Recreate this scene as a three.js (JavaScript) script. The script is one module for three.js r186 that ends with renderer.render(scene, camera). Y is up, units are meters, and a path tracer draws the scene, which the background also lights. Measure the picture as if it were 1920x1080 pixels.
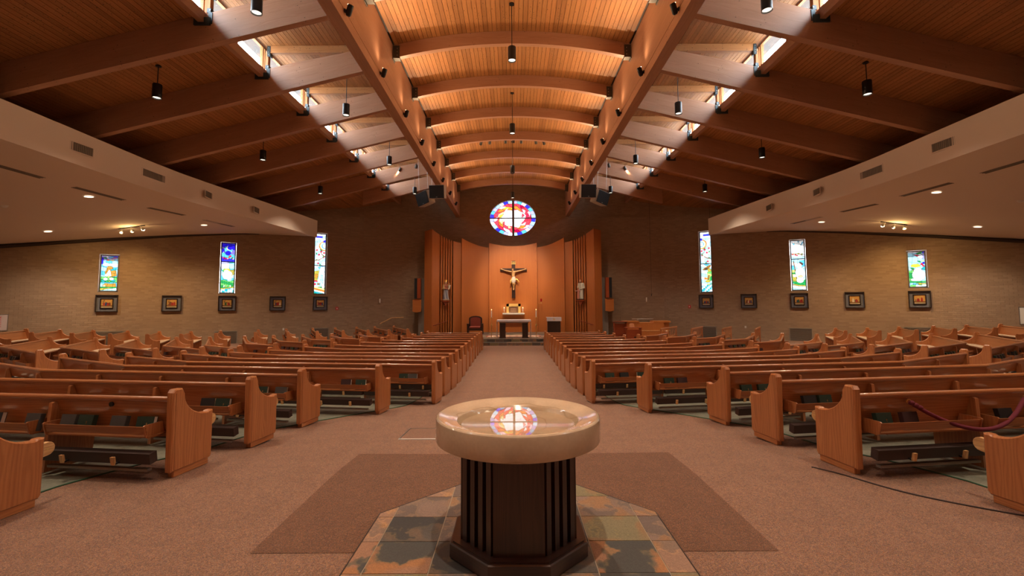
import * as THREE from 'three';
import { mergeGeometries, toCreasedNormals } from 'three/addons/utils/BufferGeometryUtils.js';
import { MarchingCubes } from 'three/addons/objects/MarchingCubes.js';
import { RoundedBoxGeometry } from 'three/addons/geometries/RoundedBoxGeometry.js';

// ---------------------------------------------------------------- camera, sky, exposure
const scene = new THREE.Scene();
const FOCAL = 840;                                    // pixels of a 1920 x 1080 picture
const camera = new THREE.PerspectiveCamera(2 * Math.atan(540 / FOCAL) * 180 / Math.PI, 1920 / 1080, 0.05, 200);
camera.position.set(0, 1.74, 0);
camera.rotation.order = 'YXZ';
camera.rotation.set(Math.atan(59 / FOCAL), 0, -0.005);
camera.setViewOffset(1920, 1080, -2, 24, 1920, 1080); // the photograph is a crop, a little below the lens axis
camera.updateProjectionMatrix();
scene.background = new THREE.Color().setRGB(0.88, 0.95, 1.0);   // bright overcast sky
scene.backgroundIntensity = 42;
const renderer = new THREE.WebGLRenderer({ antialias: true });
renderer.toneMapping = THREE.LinearToneMapping;
renderer.toneMappingExposure = 0.57;
renderer.shadowMap.enabled = true;
const WARM = new THREE.Color().setRGB(1, 0.66, 0.38), PALE = new THREE.Color().setRGB(1, 0.82, 0.63), AMBER = new THREE.Color().setRGB(1, 0.64, 0.26);

// ---------------------------------------------------------------- helpers
let seed = 12345;
const rnd = () => { seed = (seed + 0x6D2B79F5) | 0; let t = Math.imul(seed ^ (seed >>> 15), 1 | seed); t = (t + Math.imul(t ^ (t >>> 7), 61 | t)) ^ t; return ((t ^ (t >>> 14)) >>> 0) / 4294967296; };
const rr = (a, b) => a + (b - a) * rnd();
const V3 = (x, y, z) => new THREE.Vector3(x, y, z);
const lerp = (a, b, t) => a + (b - a) * t;
const clamp = (x, a, b) => Math.min(b, Math.max(a, x));
const taken = {};
function numbered(name) { const n = taken[name] = (taken[name] ?? -1) + 1; return n ? name + '_' + String(n).padStart(3, '0') : name; }
function meshOf(name, geo, mat, parent) {
  const m = new THREE.Mesh(geo, mat);
  m.name = parent === scene ? numbered(name) : name;
  m.castShadow = m.receiveShadow = true;
  parent.add(m);
  return m;
}
const mg = (list) => { const l = list.map((g) => { g = g.index ? g.toNonIndexed() : g; for (const k of Object.keys(g.attributes)) if (!['position', 'normal', 'uv'].includes(k)) g.deleteAttribute(k); return g; }); return l.length === 1 ? l[0] : mergeGeometries(l); };
function tag(o, label, category, group) { o.userData.label = label; o.userData.category = category; if (group) o.userData.group = group; return o; }
function thing(name, label, category, x = 0, y = 0, z = 0, turn = 0, group) {
  const g = new THREE.Group(); g.name = numbered(name); g.position.set(x, y, z); g.rotation.y = turn; scene.add(g);
  return tag(g, label, category, group);
}
function structure(name, label) { const g = new THREE.Group(); g.name = numbered(name); g.userData.kind = 'structure'; if (label) g.userData.label = label; scene.add(g); return g; }
function struct1(name, geo, mat, label) { const m = meshOf(name, geo, mat, scene); m.userData.kind = 'structure'; if (label) m.userData.label = label; return m; }
const bx = (w, h, d, x = 0, y = 0, z = 0) => new THREE.BoxGeometry(w, h, d).translate(x, y, z);
const rbx = (w, h, d, r, x = 0, y = 0, z = 0) => new RoundedBoxGeometry(w, h, d, 2, r).translate(x, y, z);
const cyl = (r0, r1, h, x = 0, y = 0, z = 0, n = 20) => new THREE.CylinderGeometry(r0, r1, h, n).translate(x, y, z);
const tube = (pts, r, n = 24, k = 8) => new THREE.TubeGeometry(new THREE.CatmullRomCurve3(pts), n, r, k);
const rod = (a, b, r, k = 10) => { const d = b.clone().sub(a), g = new THREE.CylinderGeometry(r, r, d.length(), k); g.applyQuaternion(new THREE.Quaternion().setFromUnitVectors(V3(0, 1, 0), d.clone().normalize())); const m = a.clone().add(b).multiplyScalar(0.5); return g.translate(m.x, m.y, m.z); };
const lathe = (pts, n = 48) => toCreasedNormals(new THREE.LatheGeometry(pts.map(([r, y]) => new THREE.Vector2(r, y)), n), 0.7);
const extrude = (pts, depth, bevel = 0, holes = []) => {
  const s = new THREE.Shape(pts.map(([x, y]) => new THREE.Vector2(x, y)));
  for (const h of holes) s.holes.push(new THREE.Path(h.map(([x, y]) => new THREE.Vector2(x, y))));
  return new THREE.ExtrudeGeometry(s, { depth, bevelEnabled: bevel > 0, bevelSize: bevel, bevelThickness: bevel, bevelSegments: 1, curveSegments: 12 });
};
// uv in metres: u runs along the grain, v across it; texture spans su x sv metres
function grain(geo, dir, su = 2, sv = 0.5, ou = rnd(), ov = rnd()) {
  const g = geo.index ? geo.toNonIndexed() : geo, p = g.attributes.position, n = g.attributes.normal, uv = new Float32Array(p.count * 2), a = V3(), b = V3(), c = V3();
  for (let i = 0; i < p.count; i++) {
    a.fromBufferAttribute(p, i); b.fromBufferAttribute(n, i);
    c.crossVectors(b, dir);
    if (c.length() < 0.3) c.set(dir.y, dir.z, dir.x).cross(dir);
    c.normalize();
    // keep the across axis the same on a face: snap to the main axis
    uv[i * 2] = a.dot(dir) / su + ou; uv[i * 2 + 1] = a.dot(c) / sv + ov;
  }
  g.setAttribute('uv', new THREE.BufferAttribute(uv, 2));
  return g;
}
const X = V3(1, 0, 0), Y = V3(0, 1, 0), Z = V3(0, 0, 1);

// ---------------------------------------------------------------- noise and textures
function lattice(n, s) { let q = s | 0; const a = new Float32Array(n * n); for (let i = 0; i < n * n; i++) { q = (q + 0x6D2B79F5) | 0; let t = Math.imul(q ^ (q >>> 15), 1 | q); t = (t + Math.imul(t ^ (t >>> 7), 61 | t)) ^ t; a[i] = ((t ^ (t >>> 14)) >>> 0) / 4294967296; } return a; }
const LAT = lattice(256, 77);
// value noise that repeats every px, py cells
function vn(x, y, px, py, s = 0) {
  const xi = Math.floor(x), yi = Math.floor(y), fx = x - xi, fy = y - yi, u = fx * fx * (3 - 2 * fx), v = fy * fy * (3 - 2 * fy);
  const at = (i, j) => LAT[((((i % px) + px) % px) * 7 + s * 31 & 255) + ((((j % py) + py) % py) * 13 + s * 57 & 255) * 256];
  return lerp(lerp(at(xi, yi), at(xi + 1, yi), u), lerp(at(xi, yi + 1), at(xi + 1, yi + 1), u), v);
}
function texture(w, h, fn, srgb = true) {
  const d = new Uint8Array(w * h * 4), c = [0, 0, 0];
  for (let y = 0; y < h; y++) for (let x = 0; x < w; x++) { fn(x / w, y / h, c, x, y); const o = (y * w + x) * 4; d[o] = clamp(c[0], 0, 1) * 255; d[o + 1] = clamp(c[1], 0, 1) * 255; d[o + 2] = clamp(c[2], 0, 1) * 255; d[o + 3] = 255; }
  const t = new THREE.DataTexture(d, w, h, THREE.RGBAFormat); t.wrapS = t.wrapT = THREE.RepeatWrapping; t.magFilter = THREE.LinearFilter; t.minFilter = THREE.LinearMipmapLinearFilter; t.generateMipmaps = true; if (srgb) t.colorSpace = THREE.SRGBColorSpace; t.needsUpdate = true;
  return t;
}
function woodTexture(light, dark, { w = 1024, h = 512, rings = 26, contrast = 1, knots = 0, s = 1, pores = 0.5, knotDark = 0.55 } = {}) {
  const ks = []; let q = s * 991 + 5; const r1 = () => { q = (q * 16807) % 2147483647; return q / 2147483647; };
  for (let i = 0; i < knots; i++) ks.push([r1(), r1(), 0.012 + 0.018 * r1()]);
  return texture(w, h, (u, v, c) => {
    let warp = 0.9 * vn(u * 3, v * 6, 3, 6, s) + 0.25 * vn(u * 9, v * 14, 9, 14, s + 1), kn = 0;
    for (const [ku, kv, kr] of ks) {
      let du = Math.abs(u - ku), dv = Math.abs(v - kv); du = Math.min(du, 1 - du) * 4; dv = Math.min(dv, 1 - dv);
      const d2 = Math.hypot(du, dv); if (d2 < kr * 6) { warp += 1.3 * Math.exp(-d2 * d2 / (kr * kr * 6)); if (d2 < kr) kn = Math.max(kn, Math.min(1, (kr - d2) / kr * 2.5)); }
    }
    const ring = (v * rings + warp * 3) % 1, band = Math.pow(0.5 + 0.5 * Math.sin(ring * 6.283), 1.6);
    const fine = vn(u * 24, v * 300, 24, 300, s + 2), pore = vn(u * 60, v * 480, 60, 480, s + 3), big = vn(u * 2, v * 8, 2, 8, s + 5);
    let t = clamp(0.15 + contrast * (0.42 * band + 0.34 * (fine - 0.5) + 0.35 * (big - 0.4)) + pores * (pore > 0.78 ? 0.4 * (pore - 0.78) * 4 : 0), 0, 1);
    for (let k = 0; k < 3; k++) c[k] = lerp(light[k], dark[k], t) * (1 - kn * knotDark * (k === 2 ? 1.1 : 1));
  });
}
const M = {};
const std = (o) => new THREE.MeshStandardMaterial(o), phy = (o) => new THREE.MeshPhysicalMaterial(o);
const lin = (r, g, b) => new THREE.Color().setRGB(r, g, b);
const oakT = woodTexture([0.80, 0.52, 0.30], [0.62, 0.35, 0.18], { rings: 14, s: 3, contrast: 0.85, pores: 0.8 });
const pineT = woodTexture([0.82, 0.60, 0.38], [0.70, 0.45, 0.25], { rings: 10, knots: 34, s: 7, pores: 0.2, contrast: 0.9, knotDark: 0.62 });
const glulamT = woodTexture([0.76, 0.58, 0.45], [0.65, 0.46, 0.33], { rings: 14, knots: 5, s: 11, pores: 0.3, contrast: 0.8, knotDark: 0.5 });
const veneerT = woodTexture([0.78, 0.50, 0.27], [0.68, 0.39, 0.19], { rings: 22, s: 13, pores: 0.5, contrast: 0.9 });
const walnutT = woodTexture([0.25, 0.145, 0.11], [0.16, 0.085, 0.065], { rings: 20, s: 17, pores: 0.5 });
M.oak = phy({ map: oakT, roughness: 0.32, clearcoat: 0.6, clearcoatRoughness: 0.14, color: lin(0.72, 0.68, 0.70) });
M.oakEnd = phy({ map: oakT, roughness: 0.36, clearcoat: 0.35, clearcoatRoughness: 0.22, color: lin(0.85, 0.84, 0.86) });
M.oakPale = std({ map: oakT, roughness: 0.5, color: lin(1.2, 1.9, 2.5) });
M.pine = [0, 1, 2, 3].map((i) => std({ map: pineT, roughness: 0.6, color: lin(...[[0.62, 0.58, 0.5], [0.68, 0.64, 0.56], [0.56, 0.51, 0.44], [0.72, 0.66, 0.58]][i]) }));
M.glulam = std({ map: glulamT, roughness: 0.42, color: lin(0.84, 0.82, 0.86) });
M.veneer = phy({ map: veneerT, roughness: 0.42, color: lin(0.80, 0.70, 0.56) });
M.walnut = phy({ map: walnutT, roughness: 0.34, clearcoat: 0.4, clearcoatRoughness: 0.25 });
M.redwood = phy({ map: oakT, roughness: 0.4, color: lin(0.55, 0.28, 0.2) });
M.black = std({ color: lin(0.006, 0.006, 0.007), roughness: 0.75 });
M.blackMetal = std({ color: lin(0.012, 0.011, 0.011), roughness: 0.42, metalness: 0.4 });
M.canMetal = std({ color: lin(0.03, 0.032, 0.035), roughness: 0.38, metalness: 0.5 });
M.teal = std({ color: lin(0.035, 0.06, 0.075), roughness: 0.42, metalness: 0.3 });
M.bracket = std({ color: lin(0.09, 0.085, 0.075), roughness: 0.5, metalness: 0.5 });
M.plaster = std({ color: lin(0.72, 0.60, 0.50), roughness: 0.9 });
M.roofing = std({ color: lin(0.62, 0.62, 0.60), roughness: 0.9 });
M.paint = std({ color: lin(0.22, 0.18, 0.15), roughness: 0.85 });
M.darkTrim = std({ color: lin(0.035, 0.018, 0.012), roughness: 0.6 });
M.steel = std({ color: lin(0.55, 0.55, 0.54), roughness: 0.3, metalness: 0.9 });
M.brass = std({ color: lin(0.70, 0.48, 0.20), roughness: 0.28, metalness: 1 });
M.goldMetal = std({ color: lin(0.95, 0.66, 0.22), roughness: 0.32, metalness: 1 });
M.white = std({ color: lin(0.78, 0.75, 0.70), roughness: 0.6 });
M.cloth = std({ color: lin(0.74, 0.70, 0.74), roughness: 0.9 });
M.wax = std({ color: lin(0.86, 0.82, 0.74), roughness: 0.5 });
M.redPlastic = std({ color: lin(0.55, 0.02, 0.02), roughness: 0.4 });
M.velvet = phy({ color: lin(0.13, 0.008, 0.02), roughness: 0.9, sheen: 0.6, sheenColor: lin(0.5, 0.08, 0.12), sheenRoughness: 0.5 });
M.cushion = std({ color: lin(0.46, 0.31, 0.19), roughness: 0.95 });
M.kneelPad = std({ color: lin(0.035, 0.016, 0.011), roughness: 0.6 });
M.vent = std({ color: lin(0.23, 0.19, 0.15), roughness: 0.6 });
M.ventDark = std({ color: lin(0.15, 0.125, 0.10), roughness: 0.8 });
M.pages = std({ color: lin(0.70, 0.62, 0.50), roughness: 0.9 });
M.bookGreen = std({ color: lin(0.010, 0.028, 0.016), roughness: 0.55 });
M.bookBlack = std({ color: lin(0.012, 0.011, 0.011), roughness: 0.55 });
M.bookMaroon = std({ color: lin(0.035, 0.010, 0.010), roughness: 0.55 });
M.bookGrey = std({ color: lin(0.055, 0.050, 0.045), roughness: 0.6 });
M.seatRed = std({ color: lin(0.26, 0.055, 0.035), roughness: 0.9 });
M.lampGlow = std({ color: lin(0.9, 0.9, 0.9), emissive: lin(1, 0.86, 0.66), emissiveIntensity: 5, roughness: 0.5 });
M.lampOff = std({ color: lin(0.4, 0.38, 0.34), roughness: 0.4 });
M.flame = std({ color: lin(1, 0.8, 0.5), emissive: lin(1, 0.62, 0.25), emissiveIntensity: 6 });
M.clear = phy({ color: lin(0.98, 0.99, 1), transmission: 1, thickness: 0, roughness: 0.02, ior: 1.45 });
M.mortar = std({ color: lin(0.33, 0.225, 0.15), roughness: 0.95 });
const speckT = texture(256, 256, (u, v, c) => { const a = vn(u * 90, v * 90, 90, 90, 4), b = vn(u * 30, v * 30, 30, 30, 6), t = 0.80 + 0.2 * a - 0.12 * (b > 0.7 ? (b - 0.7) * 3 : 0); c[0] = t; c[1] = t * 0.995; c[2] = t * 0.985; });
M.brick = std({ map: speckT, color: lin(1, 1, 1), roughness: 0.9 });
// ---------------------------------------------------------------- the dished floor
// Level of a point among the curved rows of pews; the floor falls with it towards the sanctuary.
function level(x, z) { const a = Math.abs(x), d = -z; return Math.min((-0.13 * a + d) / 1.008, (-0.55 * a + d) / 1.141 + 3.65, (-0.85 * a + 0.5 * d) / 0.986 + 13.5); }
function floorY(x, z) { const t = clamp((level(x, z) - 4.6) / 5.2, 0, 1); return -0.31 * t; }
const carpetT = texture(1024, 1024, (u, v, c, x, y) => {
  const n1 = vn(u * 340, v * 340, 340, 340, 1), n2 = vn(u * 340 + 0.5, v * 340, 340, 340, 9), n3 = vn(u * 12, v * 12, 12, 12, 2), n4 = vn(u * 110, v * 110, 110, 110, 3), n5 = vn(u * 512, v * 512, 512, 512, 5);
  const tones = [[0.70, 0.46, 0.30], [0.62, 0.50, 0.40], [0.74, 0.42, 0.26], [0.50, 0.42, 0.36], [0.42, 0.36, 0.42], [0.66, 0.38, 0.30], [0.56, 0.50, 0.36], [0.78, 0.56, 0.40]];
  const t = tones[Math.floor(clamp((n1 * 1.7 - 0.35), 0, 0.999) * 8)], t2 = tones[Math.floor(clamp((n2 * 1.7 - 0.35), 0, 0.999) * 8)], k = 0.64 + 0.46 * n5 + 0.05 * (n3 - 0.5) + 0.10 * (n4 - 0.5);
  for (let i = 0; i < 3; i++) c[i] = lerp(t[i], t2[i], 0.4) * k;
});
const carpetB = texture(512, 512, (u, v, c) => { const n = vn(u * 256, v * 256, 256, 256, 8) * 0.7 + 0.3 * vn(u * 120, v * 120, 120, 120, 12); c[0] = c[1] = c[2] = n; }, false);
M.carpet = std({ map: carpetT, bumpMap: carpetB, bumpScale: 0.004, roughness: 1, color: lin(0.80, 0.88, 0.98) });
M.carpetDark = std({ map: carpetT, bumpMap: carpetB, bumpScale: 0.006, roughness: 1, color: lin(0.55, 0.54, 0.54) });
const vinylT = texture(256, 256, (u, v, c) => { const n = vn(u * 120, v * 120, 120, 120, 3), m = vn(u * 16, v * 16, 16, 16, 4), t = 0.48 + 0.10 * (n - 0.5) + 0.08 * (m - 0.5); c[0] = t; c[1] = t * 0.99; c[2] = t * 0.86; });
M.vinyl = std({ map: vinylT, roughness: 0.45 });
M.vinylEdge = std({ color: lin(0.03, 0.09, 0.04), roughness: 0.7 });
function surfaceGrid(nu, nv, at, uvScale, lift = 0) {           // at(i/nu, j/nv) -> [x, z]
  const pos = [], uv = [], idx = [];
  for (let j = 0; j <= nv; j++) for (let i = 0; i <= nu; i++) { const [x, z] = at(i / nu, j / nv); pos.push(x, floorY(x, z) + lift, z); uv.push(x / uvScale, z / uvScale); }
  for (let j = 0; j < nv; j++) for (let i = 0; i < nu; i++) { const a = j * (nu + 1) + i, b = a + 1, c = a + nu + 1, d = c + 1; idx.push(a, c, b, b, c, d); }
  const g = new THREE.BufferGeometry(); g.setAttribute('position', new THREE.Float32BufferAttribute(pos, 3)); g.setAttribute('uv', new THREE.Float32BufferAttribute(uv, 2)); g.setIndex(idx); g.computeVertexNormals();
  const p = g.attributes.normal; if (p.getY(0) < 0) { for (let i = 0; i < idx.length; i += 3) { const t = idx[i]; idx[i] = idx[i + 1]; idx[i + 1] = t; } g.setIndex(idx); g.computeVertexNormals(); }
  return g;
}
struct1('floor', surfaceGrid(220, 170, (u, v) => [lerp(-29, 29, u), lerp(9, -33.5, v)], 1.6), M.carpet, 'speckled brown carpet of the aisles');
struct1('floor', bx(58, 0.2, 43, 0, -0.52, -12.2), M.mortar, 'concrete floor slab under the carpet');
{ // darker carpet set round the font, and a strip of seam
  struct1('floor', surfaceGrid(8, 8, (u, v) => [lerp(-1.88, 1.88, u), lerp(-3.31, -5.6, v)], 1.6, 0.003), M.carpetDark, 'darker square of carpet around the font');
}

// ---------------------------------------------------------------- pew plan (|x|, depth), read along each row
const ROWS = [
  { n: 0, i: [4.35, 3.62], b: [9.3, 4.3], e: [11.8, 5.6] },
  { n: 1, i: [3.57, 4.72], b: [9.0, 5.4], e: [11.5, 6.7] },
  { n: 2, i: [3.43, 5.84], b: [8.6, 6.55], e: [11.2, 7.95], c: [[20.3, 17.6], [21.6, 19.9]] },
  { n: 3, i: [3.36, 7.08], b: [8.2, 7.85], e: [10.85, 9.25], a: [[12.6, 10.3], [16.2, 12.5], [18.4, 15.9]], c: [[19.4, 18.1], [20.8, 20.6]] },
  { n: 4, i: [2.5, 8.24], b: [7.7, 8.97], e: [10.49, 10.48], a: [[12.13, 11.5], [15.43, 13.57], [17.45, 16.92]], c: [[18.5, 18.84], [19.88, 21.25]] },
  { n: 5, i: [1.69, 9.42], b: [7.36, 10.2], e: [9.78, 11.45], a: [[11.28, 12.32], [14.23, 14.18], [16.1, 17.3]], c: [[17.4, 19.4], [18.85, 21.95]] },
  { n: 6, i: [1.66, 10.48], b: [6.8, 11.17], e: [9.07, 12.38], a: [[10.53, 13.2], [13.15, 14.9], [14.95, 17.85]], c: [[16.45, 20.2], [17.85, 22.65]] },
  { n: 7, i: [1.6, 11.28], b: [6.15, 11.86], e: [8.03, 12.78], a: [[9.45, 13.61], [11.64, 15.01], [13.65, 18.2]], c: [[15.15, 20.5], [16.4, 22.85]] },
  { n: 8, i: [1.56, 12.13], b: [5.56, 12.55], e: [7.18, 13.3], a: [[8.5, 13.92], [10.3, 15.1], [12.3, 18.2]], c: [[13.9, 21.0], [15.2, 23.3]] },
  { n: 9, i: [1.55, 13.25], b: [5.13, 13.5], e: [6.62, 14.34], a: [[7.94, 14.95], [9.35, 15.78], [11.2, 18.7]], c: [[12.4, 21.6], [13.75, 24.2]] },
  { n: 10, i: [1.55, 14.38], b: [4.7, 14.5], e: [5.98, 15.12], a: [[7.49, 16.07], [8.77, 16.89], [10.2, 19.1]], c: [[11.0, 21.9], [12.6, 24.9]] },
  { n: 11, i: [1.55, 15.55], b: [4.38, 15.62], e: [5.48, 16.2], a: [[6.89, 17.03], [7.89, 17.64], [9.2, 19.62]], c: [[9.8, 22.4], [11.45, 25.6]] },
  { n: 12, i: [1.55, 16.68], b: [4.07, 16.7], e: [5.0, 17.15], a: [[5.98, 17.65], [7.0, 18.35], [8.1, 20.0]], c: [[8.7, 22.9], [10.4, 26.2]] },
  { n: 13, i: [1.55, 17.83], b: [3.64, 17.84], e: [4.5, 18.25], a: [[5.2, 18.55], [6.2, 19.25], [7.1, 20.75]], c: [[7.6, 23.4], [9.4, 26.9]] },
  { n: 14, i: [1.55, 18.98], b: [3.33, 19.0], e: [4.33, 19.45], c: [[6.6, 23.7], [8.5, 27.5]] },
  { n: 15, i: [1.55, 20.12], b: [3.04, 20.15], e: [4.2, 20.65], c: [[5.75, 24.3], [7.5, 28.1]] },
  { n: 16, i: [1.54, 21.25], b: [2.9, 21.32], e: [4.1, 21.65] },
];
const ordinal = ['zeroth', 'first', 'second', 'third', 'fourth', 'fifth', 'sixth', 'seventh', 'eighth', 'ninth', 'tenth', 'eleventh', 'twelfth', 'thirteenth', 'fourteenth', 'fifteenth', 'sixteenth', 'seventeenth'];
// vinyl under the pews
for (const s of [-1, 1]) {
  const side = s < 0 ? 'left' : 'right';
  const patch = (list, label) => {        // list of polylines, one a row, from the nearest to the farthest
    const at = (u, v) => { const f = v * (list.length - 1), k = Math.min(list.length - 2, Math.floor(f)), t = f - k, on = (pl) => { const g = u * (pl.length - 1), q = Math.min(pl.length - 2, Math.floor(g)), w = g - q; return [lerp(pl[q][0], pl[q + 1][0], w), lerp(pl[q][1], pl[q + 1][1], w)]; }; const A = on(list[k]), B = on(list[k + 1]); return [s * lerp(A[0], B[0], t), -lerp(A[1], B[1], t)]; };
    struct1('floor', surfaceGrid(24, list.length * 4, at, 1.2, 0.004), M.vinyl, label);
    const pts = []; for (let k = 0; k <= list.length * 4; k++) { const [x, z] = at(0, k / (list.length * 4)); pts.push(V3(x, floorY(x, z) + 0.005, z)); }
    struct1('trim_' + (s < 0 ? 1 : 2), tube(pts, 0.009, 80, 5), M.vinylEdge, 'dark green edging strip between carpet and vinyl floor');
  };
  const off = [0.28, 0.9, 0.5, 0.4, 0.5, 0.5, 0.45, 0.45, 0.4, 0.4, 0.4, 0.4, 0.4, 0.4, 0.4, 0.4, 0.4];
  patch(ROWS.map((r, k) => [[r.i[0] + off[k], r.i[1] - 0.25 + 0.1 * off[k]], [r.b[0], r.b[1] - 0.25], [r.e[0] - 0.2, r.e[1] - 0.25]]), 'grey green vinyl floor under the ' + side + ' block of pews');
}

// ---------------------------------------------------------------- walls of brick
const deckY = (x) => 10.06 - 0.246 * (Math.abs(x) - 4.75);
const wallPt = (x) => -(20.4 + 0.72 * (24.5 - Math.abs(x)));      // z of the slanted side walls
const soffitAtWall = (x) => { const a = Math.abs(x), k = [[12.6, 6.36], [16.1, 6.17], [18.6, 5.79], [21, 5.35], [23.9, 4.77], [25, 4.6]]; for (let i = 1; i < k.length; i++) if (a <= k[i][0]) return lerp(k[i - 1][1], k[i][1], clamp((a - k[i - 1][0]) / (k[i][0] - k[i - 1][0]), 0, 1)); return 4.6; };
const COURSE = 0.1016, BL = 0.3048;
const brickTones = [[0.395, 0.265, 0.172], [0.42, 0.285, 0.187], [0.37, 0.246, 0.16], [0.405, 0.274, 0.178], [0.44, 0.30, 0.197], [0.38, 0.253, 0.164]];
const brickMats = brickTones.map((t) => std({ map: speckT, color: lin(...t), roughness: 0.9 }));
const brickGeos = {};
const unitBrick = new THREE.BoxGeometry(1, 1, 1);
// One wall: from p0 to p1 in plan, its front to the left of that direction turned by side; cut(y) gives the s-intervals left out
function brickWall(name, label, p0, p1, y0, top, { rect = [], oval, facing = 1, extra = [] }) {
  const g = structure(name, label), L = Math.hypot(p1[0] - p0[0], p1[1] - p0[1]), turn = Math.atan2(-(p1[1] - p0[1]), p1[0] - p0[0]);
  g.position.set(p0[0], 0, p0[1]); g.rotation.y = turn;           // local x along the wall, local z * facing towards the room
  const outline = [[-0.3, y0 - 0.4], [L + 0.3, y0 - 0.4]], N = 12; for (let i = N; i >= 0; i--) outline.push([lerp(-0.3, L + 0.3, i / N), top(L * i / N)]);
  const holes = rect.map(([a, b, c, d]) => [[a, c], [a, d], [b, d], [b, c]]);
  if (oval) holes.push(Array.from({ length: 64 }, (_, i) => [oval[0] + oval[2] * Math.cos(-i / 64 * 6.2832), oval[1] + oval[3] * Math.sin(-i / 64 * 6.2832)]));
  const back = extrude(outline, 0.34, 0, holes); back.translate(0, 0, facing > 0 ? -0.334 : -0.006);
  meshOf('mortar', back, M.mortar, g);
  const list = [];
  for (let j = 0, y = y0; y < 11; j++, y += COURSE) {
    const off = j % 2 ? BL / 2 : 0, cuts = [];
    for (const [a, b, c, d] of rect) if (y + COURSE > c + 0.01 && y < d - 0.01) cuts.push([a, b]);
    for (const [a, b, c, d] of extra) if (y + COURSE > c + 0.01 && y < d - 0.01) cuts.push([a, b]);
    if (oval) { const dy = Math.min(Math.abs(y - oval[1]), Math.abs(y + COURSE - oval[1])), in_ = (oval[1] > y && oval[1] < y + COURSE) ? 0 : dy, ry = oval[3] + 0.3, rx = oval[2] + 0.3; if (in_ < ry) { const w = rx * Math.sqrt(1 - in_ * in_ / ry / ry); cuts.push([oval[0] - w, oval[0] + w]); } }
    for (let sx = -off; sx < L; sx += BL) {
      let parts = [[Math.max(0.002, sx + 0.005), Math.min(L - 0.002, sx + BL - 0.005)]];
      for (const [a, b] of cuts) parts = parts.flatMap(([p, q]) => q <= a || p >= b ? [[p, q]] : [[p, a - 0.004], [b + 0.004, q]].filter(([m, n]) => n - m > 0.03));
      for (const [p, q] of parts) if (q - p > 0.03 && top((p + q) / 2) > y + 0.05) list.push([(p + q) / 2, y + COURSE / 2, q - p, COURSE - 0.01, 0]);
    }
  }
  for (const [a, b, c, d] of extra) { const n = Math.round((b - a) / 0.1016); for (let i = 0; i < n; i++) list.push([a + (i + 0.5) * (b - a) / n, (c + d) / 2, (b - a) / n - 0.01, d - c - 0.01, 0]); }
  if (oval) { const n = 96; for (let i = 0; i < n; i++) { const t = i / n * 6.2832, x = oval[0] + (oval[2] + 0.15) * Math.cos(t), y = oval[1] + (oval[3] + 0.15) * Math.sin(t), nx = Math.cos(t) / oval[2], ny = Math.sin(t) / oval[3]; list.push([x, y, 0.27, 6.2832 * Math.hypot((oval[2] + 0.08) * Math.sin(t), (oval[3] + 0.08) * Math.cos(t)) / n - 0.012, Math.atan2(ny, nx)]); } }
  g.updateMatrixWorld(true);
  const v = V3(), size = (b) => { v.set(b[0], b[1], 0).applyMatrix4(g.matrixWorld); const out = Math.abs(v.x) > -v.z * 1.14 || v.y < 0.75 || (Math.abs(v.x) > 13 && v.y > soffitAtWall(v.x)); return (out ? 0.001 : 1) * b[2] * b[3] / (v.x * v.x + v.z * v.z); };
  list.forEach((b) => b.push(size(b), Math.floor(rnd() * 6)));
  list.sort((a, b) => b[5] - a[5]);
  const place = (b, m) => { m.position.set(b[0], b[1], facing * 0.0); m.rotation.z = b[4]; m.scale.set(b[2], b[3], 0.03); };
  for (const b of list.slice(0, 300)) { const m = meshOf('brick', unitBrick, brickMats[b[6]], g); place(b, m); }
  const rest = list.slice(300).filter((b) => b[5] > 0), im = new THREE.InstancedMesh(unitBrick, M.brick, rest.length), o = new THREE.Object3D(), col = new THREE.Color();
  rest.forEach((b, i) => { place(b, o); o.updateMatrix(); im.setMatrixAt(i, o.matrix); col.setRGB(...brickTones[b[6]]); im.setColorAt(i, col); });
  im.name = 'brickwork'; im.userData.kind = 'stuff'; im.castShadow = im.receiveShadow = true; g.add(im);
  return g;
}
const SW0 = [24.6, -wallPt(24.6)], SW1 = [10.3, -wallPt(10.3)], SWL = Math.hypot(SW0[0] - SW1[0], SW0[1] - SW1[1]), AL = [0.811, 0.585];
const sOf = (x) => (24.6 - Math.abs(x)) / 14.3 * SWL;              // distance along the side wall, from its outer end
const sideWindows = [{ x: 20.85, y0: 2.6, y1: 4.55 }, { x: 16.64, y0: 2.58, y1: 5.6 }, { x: 12.52, y0: 2.58, y1: 6.62 }];
const WW = 0.79;
for (const s of [-1, 1]) {
  const rect = sideWindows.map((w) => { const a = sOf(w.x); return [a - WW / 2, a + WW / 2, w.y0, w.y1]; });
  const flip = (r) => s < 0 ? r : [SWL - r[1], SWL - r[0], r[2], r[3]];
  const a = [s * SW0[0], -SW0[1]], b = [s * SW1[0], -SW1[1]], top = (q) => deckY(lerp(24.6, 10.3, (s < 0 ? q : SWL - q) / SWL)) + 0.02;
  const ext = rect.slice(0, 2).map((r) => flip([r[0], r[1], r[3], r[3] + 0.3]));
  brickWall('wall_' + (s < 0 ? 'left' : 'right'), 'tan brick wall ' + (s < 0 ? 'left' : 'right') + ' of the sanctuary with three tall windows', s < 0 ? a : b, s < 0 ? b : a, -0.32, top, { rect: rect.map(flip), extra: ext });
}
const ROSE = { x: 0, y: 8.14, rx: 1.66, ry: 1.30, z: -32 };
brickWall('wall_back', 'brick wall behind the sanctuary with the oval window', [-5.2, -32], [5.2, -32], -0.32, () => 10.9, { oval: [5.2, ROSE.y, ROSE.rx, ROSE.ry] });
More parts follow.
